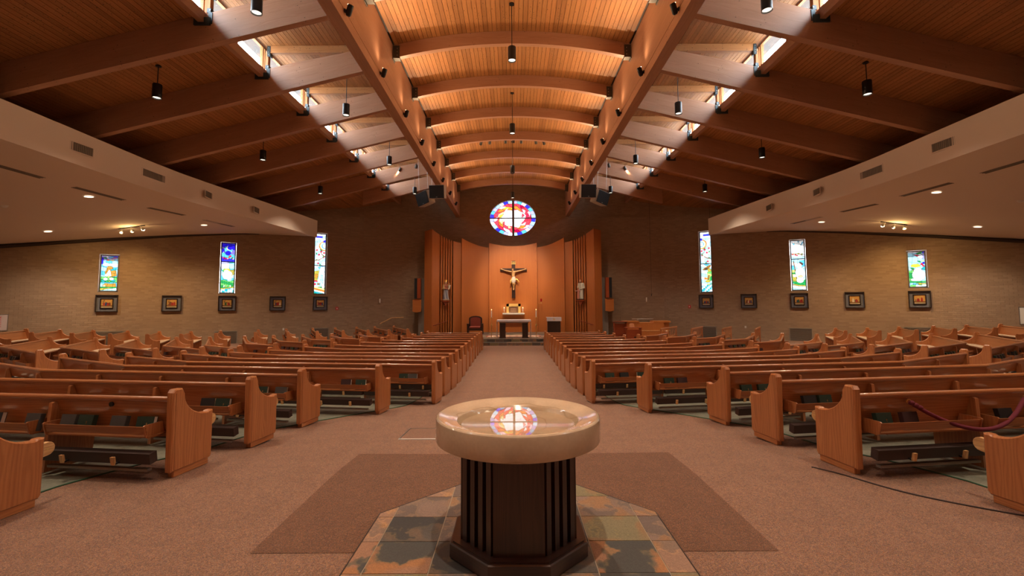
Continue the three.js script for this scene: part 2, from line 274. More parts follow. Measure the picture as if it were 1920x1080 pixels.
for (const s of [-1, 1]) { const a = [s * 10.3, -SW1[1]], b = [s * 5.2, -32]; const top = (q) => deckY(8) + 1.2; brickWall('wall_back_' + (s < 0 ? 'left' : 'right'), 'slanted brick wall ' + (s < 0 ? 'left' : 'right') + ' of the wooden altar screen', s < 0 ? a : b, s < 0 ? b : a, -0.32, top, {}); }
// plain walls outside the picture, closing the hall
for (const s of [-1, 1]) { const g = bx(0.35, 8, 31.5, s * 26.4, 3, -6.3); g.translate(0, 0, 0); struct1('wall_side_' + (s < 0 ? 'left' : 'right'), g, M.plaster, 'plain side wall of the hall'); struct1('wall_side_' + (s < 0 ? 'left' : 'right'), bx(2.6, 8, 0.35, s * 25.75, 3, -20.3), M.plaster, 'plain return wall of the hall'); }
struct1('wall_rear', bx(58, 11.6, 0.35, 0, 5.3, 9.2), M.plaster, 'plain rear wall behind the camera');
// ---------------------------------------------------------------- roof: decks of planks, girders, ribs, rafters, clerestory
const BAY = 2.73, ZR = (k) => -(11.1 + BAY * k);                   // frames of the roof; frame 0 is the first seen
const ZN = 8.9, ZF = -32;                                          // the roof runs from the rear wall to the sanctuary wall
const zMid = (ZN + ZF) / 2, zLen = ZN - ZF;
{
  const ceiling = structure('ceiling', 'plank ceilings of the nave vault and the side roofs');
  const PW = 0.137;
  // side decks: low deck on the rafters and high deck above the clerestory, planks run towards the sanctuary
  const plankGeo = [0, 1, 2, 3, 4, 5].map(() => grain(bx(PW - 0.011, 0.03, zLen), Z, 2.2, 0.5));
  const slope = Math.atan(0.246);
  for (const s of [-1, 1]) {
    let k = 0;
    for (let t = 8.10; t < 14.9; t += PW * Math.cos(slope), k++) {
      const m = meshOf('plank', plankGeo[k % 6], M.pine[Math.floor(rnd() * 4)], ceiling);
      m.position.set(s * t, deckY(t) + 0.015, zMid); m.rotation.z = -s * slope; m.rotation.order = 'ZYX';
    }
    for (let t = 4.16; t < 8.05; t += PW, k++) { const m = meshOf('plank', plankGeo[k % 6], M.pine[Math.floor(rnd() * 4)], ceiling); m.position.set(s * t, 10.10 + 0.015, zMid); }
    // roof bodies above the planks, which keep the daylight out
    const low = bx(18.6, 0.07, zLen + 1).rotateZ(-s * slope); const cx = 8.03 + 9.3 * Math.cos(slope); low.translate(s * cx, deckY(cx) + 0.07, zMid);
    struct1('ceiling', low, M.roofing, 'roof body over the ' + (s < 0 ? 'left' : 'right') + ' side of the hall');
    struct1('ceiling', bx(4.8, 0.3, zLen + 1, s * 6.1, 10.285, zMid), M.darkTrim, 'roof body over the ' + (s < 0 ? 'left' : 'right') + ' clerestory');
  }
  // nave vault
  const R = 15.9, yc = 10.54 - R, A = Math.asin(3.745 / R), n = Math.round(2 * A * R / PW);
  const vg = [0, 1, 2, 3, 4, 5].map(() => grain(bx(2 * A * R / n - 0.010, 0.03, zLen), Z, 2.2, 0.5));
  for (let i = 0; i < n; i++) { const a = -A + (i + 0.5) / n * 2 * A, m = meshOf('plank', vg[i % 6], M.pine[Math.floor(rnd() * 4)], ceiling); m.position.set(Math.sin(a) * (R + 0.015), yc + Math.cos(a) * (R + 0.015), zMid); m.rotation.z = -a; }
  const arc = (r, A2) => Array.from({ length: 25 }, (_, i) => { const a = lerp(-A2, A2, i / 24); return [Math.sin(a) * r, yc + Math.cos(a) * r]; });
  const shell = extrude([...arc(R + 0.034, A * 1.12), ...arc(R + 0.4, A * 1.12).reverse()], zLen + 1); shell.translate(0, 0, ZF - 0.5);
  struct1('ceiling', shell, M.darkTrim, 'roof body over the nave vault');
  // arched ribs on steel shoes
  for (let k = -1; k <= 7; k++) {
    const z = ZR(k);
    const g = thing('arched_rib', 'curved timber rib of the nave vault, ' + ordinal[k + 2] + ' counted from the camera', 'rib', 0, 0, z, 0, 'ribs of the nave vault');
    const rib = extrude([...arc(R - 0.42, Math.asin(3.78 / (R - 0.42))), ...arc(R - 0.002, Math.asin(3.78 / R)).reverse()], 0.17); rib.translate(0, 0, -0.085);
    meshOf('rib_beam', grain(rib, X, 2.4, 0.45), M.glulam, g);
    for (const s of [-1, 1]) {
      const shoe = mg([bx(0.02, 0.46, 0.24, s * 3.785, 9.83, 0), bx(0.20, 0.40, 0.012, s * 3.68, 9.86, 0.094), bx(0.20, 0.40, 0.012, s * 3.68, 9.86, -0.094), bx(0.20, 0.012, 0.2, s * 3.68, 9.655, 0)]);
      meshOf('steel_shoe', shoe, M.bracket, g);
      for (let i = 0; i < 3; i++) meshOf('bolt', cyl(0.014, 0.014, 0.02, 0, 0, 0, 8).rotateX(Math.PI / 2).translate(s * 3.65, 9.74 + i * 0.11, 0.105), M.steel, g);
    }
  }
  // girders: a low chord and a tall web with a groove between
  for (const s of [-1, 1]) {
    const side = s < 0 ? 'left' : 'right', g = thing('roof_girder', 'huge timber girder running along the ' + side + ' edge of the nave vault', 'girder', s * 3.95, 8.2, zMid, 0, 'pair of nave girders');
    meshOf('lower_chord', grain(bx(0.30, 0.275, zLen - 0.02, 0, 0.1375, 0), Z, 3, 0.5), M.glulam, g);
    meshOf('web', grain(bx(0.30, 1.60, zLen - 0.02, 0, 1.09, 0), Z, 3, 0.5), M.glulam, g);
    meshOf('core', bx(0.27, 0.02, zLen - 0.04, 0, 0.282, 0), M.darkTrim, g);
  }
  // rafters, joists, posts, purlins and clerestory windows
  for (const s of [-1, 1]) {
    const side = s < 0 ? 'left' : 'right', bars = [];
    for (let k = -7; k <= 6; k++) {
      const z = ZR(k); if (k < 6 && z < ZN) bars.push(k); if (k < -1) continue;
      const word = ordinal[k + 2] + ' from the camera';
      const g = thing('roof_rafter', 'sloping timber rafter on the ' + side + ' side, ' + word, 'rafter', s * 4.1, 9.38, z, 0, 'rafters of the ' + side + ' roof');
      const x1 = k === 6 ? 9.3 : 15.2, pr = [[0, 0], [x1 - 4.1, -0.246 * (x1 - 4.1)], [x1 - 4.1, -0.246 * (x1 - 4.1) + 0.83], [2.9, -0.246 * 2.9 + 0.83], [0, 0.71]].map(([a, b]) => [s * a, b]);
      const beam = extrude(s > 0 ? pr : pr.reverse(), 0.19); beam.translate(0, 0, -0.095);
      meshOf('rafter_beam', grain(beam, V3(s, -0.246, 0).normalize(), 2.4, 0.45), M.glulam, g);
      const j = thing('roof_joist', 'level joist over the ' + side + ' rafter, ' + word, 'joist', s * 4.1, 9.86, z, 0, 'joists under the ' + side + ' clerestory roof');
      meshOf('joist_beam', grain(bx(3.66, 0.235, 0.13, s * 1.84, 0.1175, 0), X, 2.4, 0.45), M.pine[1], j);
      meshOf('top_plate', bx(0.10, 0.34, 0.15, s * 3.66, 0.05, 0), M.teal, j);
      meshOf('post', grain(bx(0.09, 0.52, 0.13, s * 3.72, -0.26, 0), Y, 2, 0.5), M.pine[3], j);
      meshOf('foot_plate', bx(0.10, 0.12, 0.15, s * 3.70, -0.47, 0), M.teal, j);
      for (const y of [0.16, 0.02, -0.06, -0.47]) meshOf('bolt', cyl(0.012, 0.012, 0.02, 0, 0, 0, 8).rotateX(Math.PI / 2).translate(s * 3.66, y, 0.08), M.steel, j);
      // saddle that carries the purlins at the rafter
      const h = thing('steel_saddle', 'dark steel saddle where purlins meet the ' + side + ' rafter, ' + word, 'bracket', s * 7.86, 8.98, z, 0, 'steel saddles of the ' + side + ' roof');
      meshOf('saddle_plate', mg([bx(0.10, 0.30, 0.23, -s * 0.13, 0.18, 0), bx(0.42, 0.025, 0.24, s * 0.07, 0.0, 0.02), bx(0.42, 0.2, 0.02, s * 0.07, 0.09, 0.125)]), M.teal, h);
    }
    for (const k of bars) {
      const z0 = ZR(k) - 0.1, z1 = ZR(k + 1) + 0.1, len = z0 - z1, zm = (z0 + z1) / 2;
      const w = structure('window_' + (s < 0 ? 10 : 30) + (k + 8), 'clear clerestory window on the ' + side + ', ' + (k >= 0 ? ordinal[k + 1] + ' bay from the top of the photo' : 'bay near the camera'));
      w.position.set(s * 7.98, 9.33, zm);
      meshOf('purlin', grain(bx(0.15, 0.28, len, -s * 0.03, -0.15, 0), Z, 2.4, 0.45), M.glulam, w);
      meshOf('window_frame', mg([bx(0.09, 0.05, len + 0.2, 0, 0.025, 0), bx(0.09, 0.05, len + 0.2, 0, 0.725, 0), bx(0.09, 0.75, 0.05, 0, 0.375, len / 2 + 0.04), bx(0.09, 0.75, 0.05, 0, 0.375, -len / 2 - 0.04), bx(0.07, 0.75, 0.05, 0, 0.375, 0)]), M.pine[3], w);
      meshOf('pane', bx(0.006, 0.67, len / 2, 0, 0.375, len / 4 + 0.01), M.clear, w);
      meshOf('pane', bx(0.006, 0.67, len / 2, 0, 0.375, -len / 4 - 0.01), M.clear, w);
    }
    // closing wall over the last part of the clerestory, at the sanctuary
    struct1('wall_clerestory_' + side, mg([bx(0.2, 1.1, 4.3, s * 8.0, 9.57, -29.95), bx(0.2, 1.1, 1.0, s * 7.98, 9.57, 8.6)]), M.glulam, 'closed end of the ' + side + ' clerestory');
  }
  struct1('ceiling', bx(30, 1.0, 0.3, 0, 10.6, 9.1), M.plaster, 'upper rear wall of the nave');
}

// ---------------------------------------------------------------- plaster soffits with their fascias
const FASCIA = [[12.4, -9], [12.5, 0], [12.74, 11.16], [12.97, 17.0], [12.28, 21.8], [11.74, 26.9]];
const fasciaX = (d) => { for (let i = 1; i < FASCIA.length; i++) if (d <= FASCIA[i][1]) return lerp(FASCIA[i - 1][0], FASCIA[i][0], (d - FASCIA[i - 1][1]) / (FASCIA[i][1] - FASCIA[i - 1][1])); return 11.74; };
const smoothF = (d) => (fasciaX(d - 1.6) + 2 * fasciaX(d) + fasciaX(d + 1.6)) / 4;
const soffitPoint = (s, u, v) => {            // u from the fascia (0) to the wall (1), v from the rear (0) to the sanctuary (1)
  const d = lerp(-9, 26.75, v), x0 = smoothF(d);
  const outer = d < 6 ? [25.2, lerp(-9, 19.8, (d + 9) / 15), 4.6] : (() => { const x = lerp(24.6, 12.8, Math.pow((d - 6) / 20.75, 0.92)); return [x, -wallPt(x), soffitAtWall(x)]; })();
  const b = Math.pow(u, 1.0);
  return V3(s * lerp(x0, outer[0], b), lerp(5.98, outer[2], b), -lerp(d, outer[1], b));
};
for (const s of [-1, 1]) {
  const side = s < 0 ? 'left' : 'right', nu = 16, nv = 60, pos = [], idx = [];
  for (let j = 0; j <= nv; j++) for (let i = 0; i <= nu; i++) { const p = soffitPoint(s, i / nu, j / nv); pos.push(p.x, p.y, p.z); }
  for (let j = 0; j < nv; j++) for (let i = 0; i < nu; i++) { const a = j * (nu + 1) + i, b = a + 1, c = a + nu + 1, d = c + 1; idx.push(...(s < 0 ? [a, c, b, b, c, d] : [a, b, c, b, d, c])); }
  const g = new THREE.BufferGeometry(); g.setAttribute('position', new THREE.Float32BufferAttribute(pos, 3)); g.setIndex(idx); g.computeVertexNormals();
  const up = g.clone().translate(0, 0.06, 0);
  struct1('ceiling', mg([g, up]), M.plaster, 'smooth plaster soffit over the ' + side + ' pews');
  const top = [], bot = []; for (let j = 0; j <= nv; j++) { const d = lerp(-9, 26.75, j / nv), x = smoothF(d); bot.push([s * x, -d]); }
  const fp = [], fi = [];
  for (let j = 0; j <= nv; j++) { const [x, z] = bot[j]; fp.push(x, 5.975, z, x, 6.976, z, x + s * 0.12, 5.98, z, x + s * 0.12, 6.976, z); }
  for (let j = 0; j < nv; j++) { const a = j * 4, b = a + 4; fi.push(a, b, a + 1, b, b + 1, a + 1, a + 2, a + 3, b + 2, b + 2, a + 3, b + 3, a + 1, b + 1, a + 3, b + 1, b + 3, a + 3); }
  const e = nv * 4; fi.push(e, e + 2, e + 1, e + 1, e + 2, e + 3);
  const f = new THREE.BufferGeometry(); f.setAttribute('position', new THREE.Float32BufferAttribute(fp, 3)); f.setIndex(fi); const ff = f.toNonIndexed(); ff.computeVertexNormals();
  struct1('ceiling', toCreasedNormals(ff, 0.5), M.plaster, 'plaster fascia along the ' + side + ' soffit');
  // dark cornice where soffit meets the wall
  const cp = []; for (let i = 0; i <= 30; i++) { const x = lerp(25.2, 15.4, i / 30); cp.push(V3(s * (x - 0.02), soffitAtWall(x) - lerp(0.10, -0.05, Math.pow(i / 30, 1.5)), wallPt(x) + 0.06)); }
  struct1('trim_' + (s < 0 ? 3 : 4), tube(cp, 0.09, 60, 6), M.darkTrim, 'dark timber cornice between soffit and ' + side + ' brick wall');
}
// ---------------------------------------------------------------- stained glass

const GC = { W: [1, 1, 1], w: [0.86, 0.86, 0.92], b: [0.03, 0.03, 0.85], B: [0.02, 0.01, 0.75], c: [0.10, 0.48, 0.78], C: [0.40, 0.78, 0.98], t: [0.02, 0.38, 0.42], v: [0.20, 0.16, 0.62], V: [0.42, 0.40, 0.80], g: [0.02, 0.30, 0.07], G: [0.15, 0.52, 0.12], l: [0.55, 0.68, 0.16], y: [0.98, 0.62, 0.05], Y: [1, 0.82, 0.30], o: [0.92, 0.22, 0.03], n: [0.55, 0.26, 0.04], N: [0.30, 0.13, 0.03], r: [0.85, 0.02, 0.07], R: [1, 0.05, 0.08], m: [0.42, 0.0, 0.05], p: [1, 0.62, 0.74], k: [0.10, 0.05, 0.03], a: [0.45, 0.36, 0.05], s: [0.80, 0.52, 0.28] };
const glass = {};
for (const k in GC) glass[k] = phy({ color: lin(...GC[k].map((v) => v * 0.10)), transmission: 1, thickness: 0, roughness: 0.25, ior: 1.45 });
M.lead = std({ color: lin(0.012, 0.012, 0.013), roughness: 0.6 });
// polys: [colour, cells, x0, y0, x1, y1, ...] painted in order over a w x h field (y down); cells > 0 splits a piece by slanted lead lines
function stained(parent, w, h, nx, polys, inside) {
  const ny = Math.round(nx * h / w), id = new Int32Array(nx * ny).fill(-1), col = {}, cw = w / nx, ch = h / ny;
  const hit = (p, x, y) => { let c = false; for (let i = 2, j = p.length - 2; i < p.length; j = i, i += 2) if ((p[i + 1] > y) !== (p[j + 1] > y) && x < (p[j] - p[i]) * (y - p[i + 1]) / (p[j + 1] - p[i + 1]) + p[i]) c = !c; return c; };
  for (let j = 0; j < ny; j++) for (let i = 0; i < nx; i++) {
    const x = (i + 0.5) / nx * 100, y = (j + 0.5) / ny * 100;
    if (inside && !inside(x, y)) continue;
    for (let k = polys.length - 1; k >= 0; k--) { const p = polys[k]; if (hit(p, x, y)) { const n = p[1], cell = n ? Math.floor((x + 0.35 * y * (h / w) * 0.3 + 200) / (100 / n)) * 40 + Math.floor((y * h / w - 0.25 * x + 400) / (130 / n)) : 0; const q = k * 10000 + cell; id[j * nx + i] = q; col[q] = p[0].length > 1 ? p[0][(cell * 7919 + k) % p[0].length] : p[0]; break; } }
  }
  // every connected piece of one id is a pane, its border a lead line
  const piece = new Int32Array(nx * ny).fill(-1), lead = new Uint8Array(nx * ny); let count = 0;
  for (let j = 0; j < ny; j++) for (let i = 0; i < nx; i++) { const q = id[j * nx + i]; if (q < 0) continue; const r = i + 1 < nx ? id[j * nx + i + 1] : q, d = j + 1 < ny ? id[(j + 1) * nx + i] : q; if ((r >= 0 && r !== q) || (d >= 0 && d !== q)) lead[j * nx + i] = 1; }
  const cells = [];
  for (let a = 0; a < nx * ny; a++) {
    if (id[a] < 0 || lead[a] || piece[a] >= 0) continue;
    const st = [a], mine = []; piece[a] = count;
    while (st.length) { const b = st.pop(); mine.push(b); const i = b % nx, j = (b - i) / nx; for (const [di, dj] of [[1, 0], [-1, 0], [0, 1], [0, -1]]) { const ii = i + di, jj = j + dj, e = jj * nx + ii; if (ii >= 0 && jj >= 0 && ii < nx && jj < ny && piece[e] < 0 && !lead[e] && id[e] === id[a]) { piece[e] = count; st.push(e); } } }
    cells.push([mine, col[id[a]]]); count++;
  }
  const build = (list, z) => {               // runs of cells along rows become one quad each
    const set = new Set(list), pos = [], nor = [], uv = [];
    const quad = (i0, i1, j0, j1) => { const x0 = i0 * cw - w / 2, x1 = i1 * cw - w / 2, y0 = h / 2 - j0 * ch, y1 = h / 2 - j1 * ch; pos.push(x0, y1, z, x1, y1, z, x1, y0, z, x0, y1, z, x1, y0, z, x0, y0, z); for (let q = 0; q < 6; q++) { nor.push(0, 0, 1); uv.push(0, 0); } };
    const open = new Map();
    for (let j = 0; j <= ny; j++) {
      const runs = new Set();
      if (j < ny) for (let i = 0; i < nx;) { if (!set.has(j * nx + i)) { i++; continue; } let e = i; while (e < nx && set.has(j * nx + e)) e++; runs.add(i + ',' + e); i = e; }
      for (const [k, j0] of [...open]) if (!runs.has(k)) { const [a, b] = k.split(',').map(Number); quad(a, b, j0, j); open.delete(k); }
      for (const k of runs) if (!open.has(k)) open.set(k, j);
    }
    const g = new THREE.BufferGeometry(); g.setAttribute('position', new THREE.Float32BufferAttribute(pos, 3)); g.setAttribute('normal', new THREE.Float32BufferAttribute(nor, 3)); g.setAttribute('uv', new THREE.Float32BufferAttribute(uv, 2)); return g;
  };
  let small = {};
  for (const [mine, c] of cells) { if (mine.length < 12) { (small[c] ??= []).push(...mine); continue; } meshOf('glass_pane', build(mine, 0), glass[c], parent); }
  for (const c in small) { const m = meshOf('glass_chips', build(small[c], 0), glass[c], parent); m.userData.kind = 'stuff'; }
  const ld = []; for (let a = 0; a < nx * ny; a++) if (lead[a]) ld.push(a);
  const L1 = build(ld, 0.006), L2 = build(ld, -0.006);
  meshOf('lead_came', mg([L1, L2]), M.lead, parent);
}
const blob = (c, x, y, rx, ry, n = 12, cells = 0, ph = 0, wob = 0) => { const a = [c, cells]; for (let i = 0; i < n; i++) { const t = i / n * 6.2832 + ph, k = 1 + wob * Math.sin(i * 2.7 + x); a.push(x + rx * k * Math.cos(t), y + ry * k * Math.sin(t)); } return a; };
const full = (c, cells) => [c, cells, 0, 0, 100, 0, 100, 100, 0, 100];
const band = (c, cells, y0, y1, d = 0) => [c, cells, 0, y0, 100, y0 + d, 100, y1 + d, 0, y1];
const leaf = (c, x, y, l, w, t) => [c, 0, x, y, x + l * 0.5 * Math.cos(t) - w * Math.sin(t), y + (l * 0.5 * Math.sin(t) + w * Math.cos(t)) * 0.4, x + l * Math.cos(t), y + l * Math.sin(t) * 0.4, x + l * 0.5 * Math.cos(t) + w * Math.sin(t), y + (l * 0.5 * Math.sin(t) - w * Math.cos(t)) * 0.4];
const berries = (y, c = 'r') => [[12, 0], [34, 3], [58, -2], [80, 2], [46, 7]].map(([x, d], i) => blob(i % 2 ? c : 'R', x, y + d, 8, 3, 7)).concat([[22, -3, 0.4], [45, -3, -0.5], [70, 4, 0.3], [88, -4, 2.4]].map(([x, d, t]) => leaf(x > 50 ? 'g' : 'G', x, y + d, 20, 5, t)));
const D1L = [full('cC', 4), band('Vb', 3, 0, 14), ['B', 0, 0, 4, 14, 8, 10, 24, 0, 26], blob('c', 46, 18, 20, 6, 9), ['C', 2, 62, 18, 100, 6, 100, 24, 66, 22], blob('W', 30, 26, 22, 5, 10), blob('W', 82, 27, 26, 6, 10), ['W', 0, 52, 22, 60, 22, 70, 30, 40, 30], blob('w', 34, 4, 8, 3, 8), blob('c', 60, 5, 16, 3, 8), leaf('g', 10, 6, 26, 6, 0.3), blob('o', 40, 13, 8, 2.4, 7), blob('Y', 64, 13, 14, 2, 8), leaf('r', 48, 8, 52, 3, -0.12), blob('n', 52, 36, 20, 6, 10), ['n', 2, 40, 36, 68, 36, 92, 44, 96, 58, 60, 60, 30, 56, 24, 46], ['t', 0, 56, 39, 88, 36, 90, 41, 60, 43], ['W', 0, 48, 40, 58, 44, 64, 58, 40, 62, 34, 52], band('gG', 4, 60, 76), blob('W', 34, 56, 12, 4, 8), blob('W', 30, 67, 14, 4, 8), blob('W', 66, 66, 15, 4, 8), blob('l', 48, 60, 8, 3, 7), leaf('t', 2, 72, 30, 7, 0.1), leaf('t', 60, 72, 36, 7, -0.1), leaf('g', 30, 76, 30, 7, -0.3), leaf('l', 52, 72, 10, 5, 1.2), ['n', 3, 14, 84, 30, 78, 60, 80, 92, 78, 96, 88, 60, 90, 20, 90], blob('s', 24, 86, 10, 3, 8), band('g', 3, 89, 93), ['a', 2, 0, 93, 60, 91, 60, 96, 0, 99], ['WC', 4, 40, 95, 100, 92, 100, 100, 10, 100]];
const D2La = [full('bcvB', 3), blob('c', 50, 34, 34, 20, 8), blob('W', 56, 26, 22, 13, 14), blob('B', 62, 24, 20, 12, 14), blob('B', 48, 54, 22, 13, 8), ['B', 0, 2, 28, 22, 34, 20, 54, 2, 52], blob('w', 14, 50, 5, 3, 6), blob('w', 74, 46, 5, 3, 6), ...berries(80), blob('r', 66, 70, 10, 5, 7), blob('m', 24, 86, 9, 4, 7), leaf('w', 38, 84, 20, 6, -0.2), leaf('w', 78, 84, 22, 6, 0.4)];
const D2Lb = [full('cCt', 3), ['V', 2, 0, 0, 60, 0, 54, 6, 0, 9], ['W', 3, 0, 8, 60, 4, 62, 22, 6, 26], ['C', 2, 60, 4, 100, 2, 100, 22, 64, 22], ['a', 2, 70, 26, 100, 24, 100, 40, 80, 46], ['G', 2, 20, 22, 70, 22, 64, 30, 10, 32], blob('y', 46, 28, 24, 7, 12), blob('W', 50, 43, 40, 15, 14, 0, 0, 0.08), blob('W', 42, 32, 20, 7, 12), blob('s', 84, 42, 8, 3, 7), ['gG', 6, 0, 60, 30, 58, 60, 63, 100, 58, 100, 84, 0, 86], ...[8, 24, 40, 58, 74, 90].map((x, i) => leaf('gWlGWg'[i], x, 84, 26, 5, -1.2 - 0.1 * i)), ['a', 2, 0, 86, 50, 84, 100, 80, 100, 84, 50, 88, 0, 90], ['WCt', 5, 0, 90, 100, 84, 100, 100, 0, 100]];
const rainbow = (x, y, s) => [['o', 0, 0.9], ['Y', 0, 0.78], ['w', 0, 0.66], ['c', 0, 0.5], ['W', 0, 0.38]].map(([c, , k]) => blob(c, x, y, 62 * s * k, 17 * s * k, 18));
const D3a = (m) => { const q = [full('WCw', 3), band('W', 2, 0, 5), ['b', 2, 0, 7, 70, 7, 70, 12, 0, 12], band('W', 2, 13, 18), ...rainbow(96, 38, 1.05), blob('C', 30, 22, 22, 4, 8), ['b', 0, 78, 20, 100, 19, 100, 26, 80, 27], ...[[20, 52], [40, 66], [88, 60], [84, 74], [34, 94], [62, 56]].map(([x, y], i) => blob(i % 2 ? 'r' : 'R', x, y, 10, 3, 7)), ...[[8, 60, 0.8], [48, 50, 0.3], [90, 70, 2.6], [6, 86, -0.5], [44, 94, 0.9]].map(([x, y, t]) => leaf('g', x, y, 24, 6, t)), ['N', 0, 48, 56, 52, 56, 74, 66, 98, 70, 98, 72, 72, 68], ['N', 0, 6, 84, 40, 82, 70, 76, 71, 78, 42, 84, 6, 86]]; return m ? q.map((p) => p.map((v, i) => i > 1 && i % 2 === 0 ? 100 - v : v)) : q; };
const D3Lb = [full('WC', 4), ['c', 2, 30, 4, 90, 0, 70, 12, 40, 10], ['a', 3, 0, 20, 46, 16, 30, 56, 0, 52], ['o', 0, 8, 32, 30, 30, 32, 42, 12, 44], ['r', 0, 2, 52, 34, 54, 32, 58, 4, 58], ['W', 2, 60, 4, 96, 2, 98, 70, 80, 76, 44, 50, 40, 30], ['C', 3, 62, 30, 84, 34, 84, 66, 56, 54], ['N', 0, 30, 62, 54, 63, 52, 68, 32, 68], blob('r', 8, 66, 12, 4, 7), ['WoYgt', 8, 0, 76, 100, 74, 100, 100, 0, 100], blob('W', 86, 74, 14, 7, 10)];
const D3Rb = [full('WC', 4), ['c', 2, 20, 0, 80, 0, 60, 10], ['N', 2, 14, 18, 60, 8, 96, 2, 90, 10, 60, 22, 20, 22], blob('k', 50, 18, 16, 4, 7), ['a', 3, 60, 14, 96, 20, 98, 30, 66, 30], ['lG', 3, 56, 30, 100, 26, 100, 58, 60, 62], ['o', 2, 30, 48, 70, 52, 76, 56, 30, 56], ['N', 0, 64, 40, 80, 42, 72, 56, 62, 56], blob('a', 60, 62, 24, 5, 9), ['g', 0, 84, 46, 100, 44, 100, 60, 84, 62], blob('l', 66, 74, 14, 3, 8), ['WCt', 7, 0, 78, 100, 74, 100, 100, 0, 100], blob('t', 22, 92, 12, 5, 8), leaf('g', 80, 72, 22, 6, 0.1)];
const D2Ra = [full('W', 3), ['c', 0, 10, 10, 34, 20, 40, 30, 20, 22], ['c', 0, 52, 4, 64, 4, 60, 14], ['c', 0, 90, 8, 98, 10, 80, 28, 76, 24], blob('W', 50, 40, 34, 24, 14), band('C', 3, 90, 100), ['w', 2, 0, 60, 100, 64, 100, 90, 0, 90], ...berries(76), ['n', 0, 0, 70, 60, 73, 100, 78, 100, 80, 60, 76, 0, 73]];
const D2Rb = [full('CW', 4), ['c', 3, 60, 6, 100, 2, 100, 24, 70, 28], ['c', 2, 0, 20, 24, 20, 24, 40, 0, 40], ['l', 2, 0, 34, 22, 34, 30, 70, 4, 72], ['a', 2, 6, 60, 40, 54, 36, 74, 8, 72], ['g', 2, 2, 44, 34, 42, 30, 48, 2, 48], ['g', 2, 4, 72, 60, 74, 100, 66, 100, 88, 40, 84, 4, 78], ['N', 0, 12, 4, 18, 4, 40, 62, 34, 62], blob('W', 62, 46, 36, 20, 14, 0, 0, 0.06), blob('W', 58, 22, 20, 10, 12), blob('W', 60, 68, 28, 10, 12), ['k', 0, 54, 10, 74, 10, 90, 16, 80, 20, 70, 16], blob('s', 62, 56, 20, 4, 9), blob('Y', 62, 56, 10, 2, 8), blob('W', 20, 54, 12, 5, 8), ['a', 3, 4, 80, 50, 84, 100, 86, 100, 90, 50, 88, 4, 84], ['WtCW', 6, 0, 84, 50, 88, 100, 90, 100, 100, 0, 100]];
const D1R = [full('C', 3), band('w', 3, 0, 4), ['g', 0, 50, 6, 76, 1, 92, 0, 80, 6, 60, 8], ['b', 0, 88, 0, 100, 0, 100, 5, 86, 4], ['V', 2, 86, 5, 100, 5, 100, 22, 86, 22], ['r', 0, 30, 8, 60, 9, 66, 13, 60, 14], blob('w', 74, 14, 17, 7, 10), leaf('r', 48, 14, 24, 4, -0.3), leaf('g', 56, 26, 28, 6, 0.5), leaf('Y', 80, 28, 22, 4, -0.2), blob('r', 82, 36, 9, 3.4, 7), blob('b', 92, 33, 8, 3, 7), ['r', 0, 84, 38, 98, 40, 94, 44, 84, 42], blob('y', 44, 40, 30, 5, 12, 0, 0, 0.12), leaf('g', 10, 46, 34, 6, 0.35), leaf('m', 8, 54, 40, 4, -0.2), ['t', 2, 98, 42, 98, 54, 74, 50], ['gG', 3, 0, 54, 30, 52, 30, 86, 0, 86], blob('W', 60, 66, 40, 16, 14, 0, 0, 0.05), blob('W', 56, 56, 26, 10, 12), blob('W', 44, 80, 34, 5, 10), ['gG', 4, 0, 84, 100, 84, 100, 89, 0, 89], ['a', 2, 40, 89, 100, 90, 100, 93, 40, 94], ['c', 2, 24, 90, 56, 91, 50, 95, 20, 94], ['CwG', 3, 0, 94, 100, 94, 100, 100, 0, 100]];
M.alu = std({ color: lin(0.16, 0.15, 0.14), roughness: 0.45, metalness: 0.4 });
for (const s of [-1, 1]) sideWindows.forEach((w, k) => {
  const side = s < 0 ? 'left' : 'right', what = [['orange fox among white lilies', 'white lamb under a gold band'], ['crescent moon above a white lamb', 'white figure with a staff under a sun'], ['rainbow over red berries, nearest the altar screen', 'rainbow and reddish bird, nearest the altar screen']][k][s < 0 ? 0 : 1];
  const g = structure('window_' + (k + 1 + (s < 0 ? 0 : 3)), 'tall stained glass window in the ' + side + ' brick wall: ' + what);
  g.position.set(s * w.x, 0, wallPt(w.x)); g.rotation.y = s < 0 ? Math.atan2(0.585, 0.811) : -Math.atan2(0.585, 0.811);
  const W = WW - 0.03, h = w.y1 - w.y0, dz = -0.2, yb = w.y0, fr = (a, b) => mg([bx(W, 0.06, 0.09, 0, a + 0.03, dz), bx(W, 0.06, 0.09, 0, b - 0.03, dz), bx(0.06, b - a, 0.09, -W / 2 + 0.03, (a + b) / 2, dz), bx(0.06, b - a, 0.09, W / 2 - 0.03, (a + b) / 2, dz)]);
  meshOf('window_frame', fr(w.y0 + 0.015, w.y1 - 0.015), M.alu, g);
  meshOf('sill', bx(WW, 0.03, 0.3, 0, w.y0 + 0.005, -0.14), M.alu, g);
  const put = (poly, y0, y1) => { const q = new THREE.Group(); q.name = 'glazing'; q.position.set(0, (y0 + y1) / 2, dz); g.add(q); stained(q, W - 0.1, y1 - y0, 74, poly); };
  if (k === 0) put(s < 0 ? D1L : D1R, w.y0 + 0.06, w.y1 - 0.06);
  else {
    const split = k === 1 ? w.y0 + h * 0.62 : w.y0 + h * 0.47;
    meshOf('mullion', bx(W, 0.05, 0.09, 0, split, dz), M.alu, g);
    put(k === 1 ? (s < 0 ? D2Lb : D2Rb) : (s < 0 ? D3Lb : D3Rb), w.y0 + 0.06, split - 0.02);
    put(k === 1 ? (s < 0 ? D2La : D2Ra) : D3a(s > 0), split + 0.02, w.y1 - 0.06);
  }
});
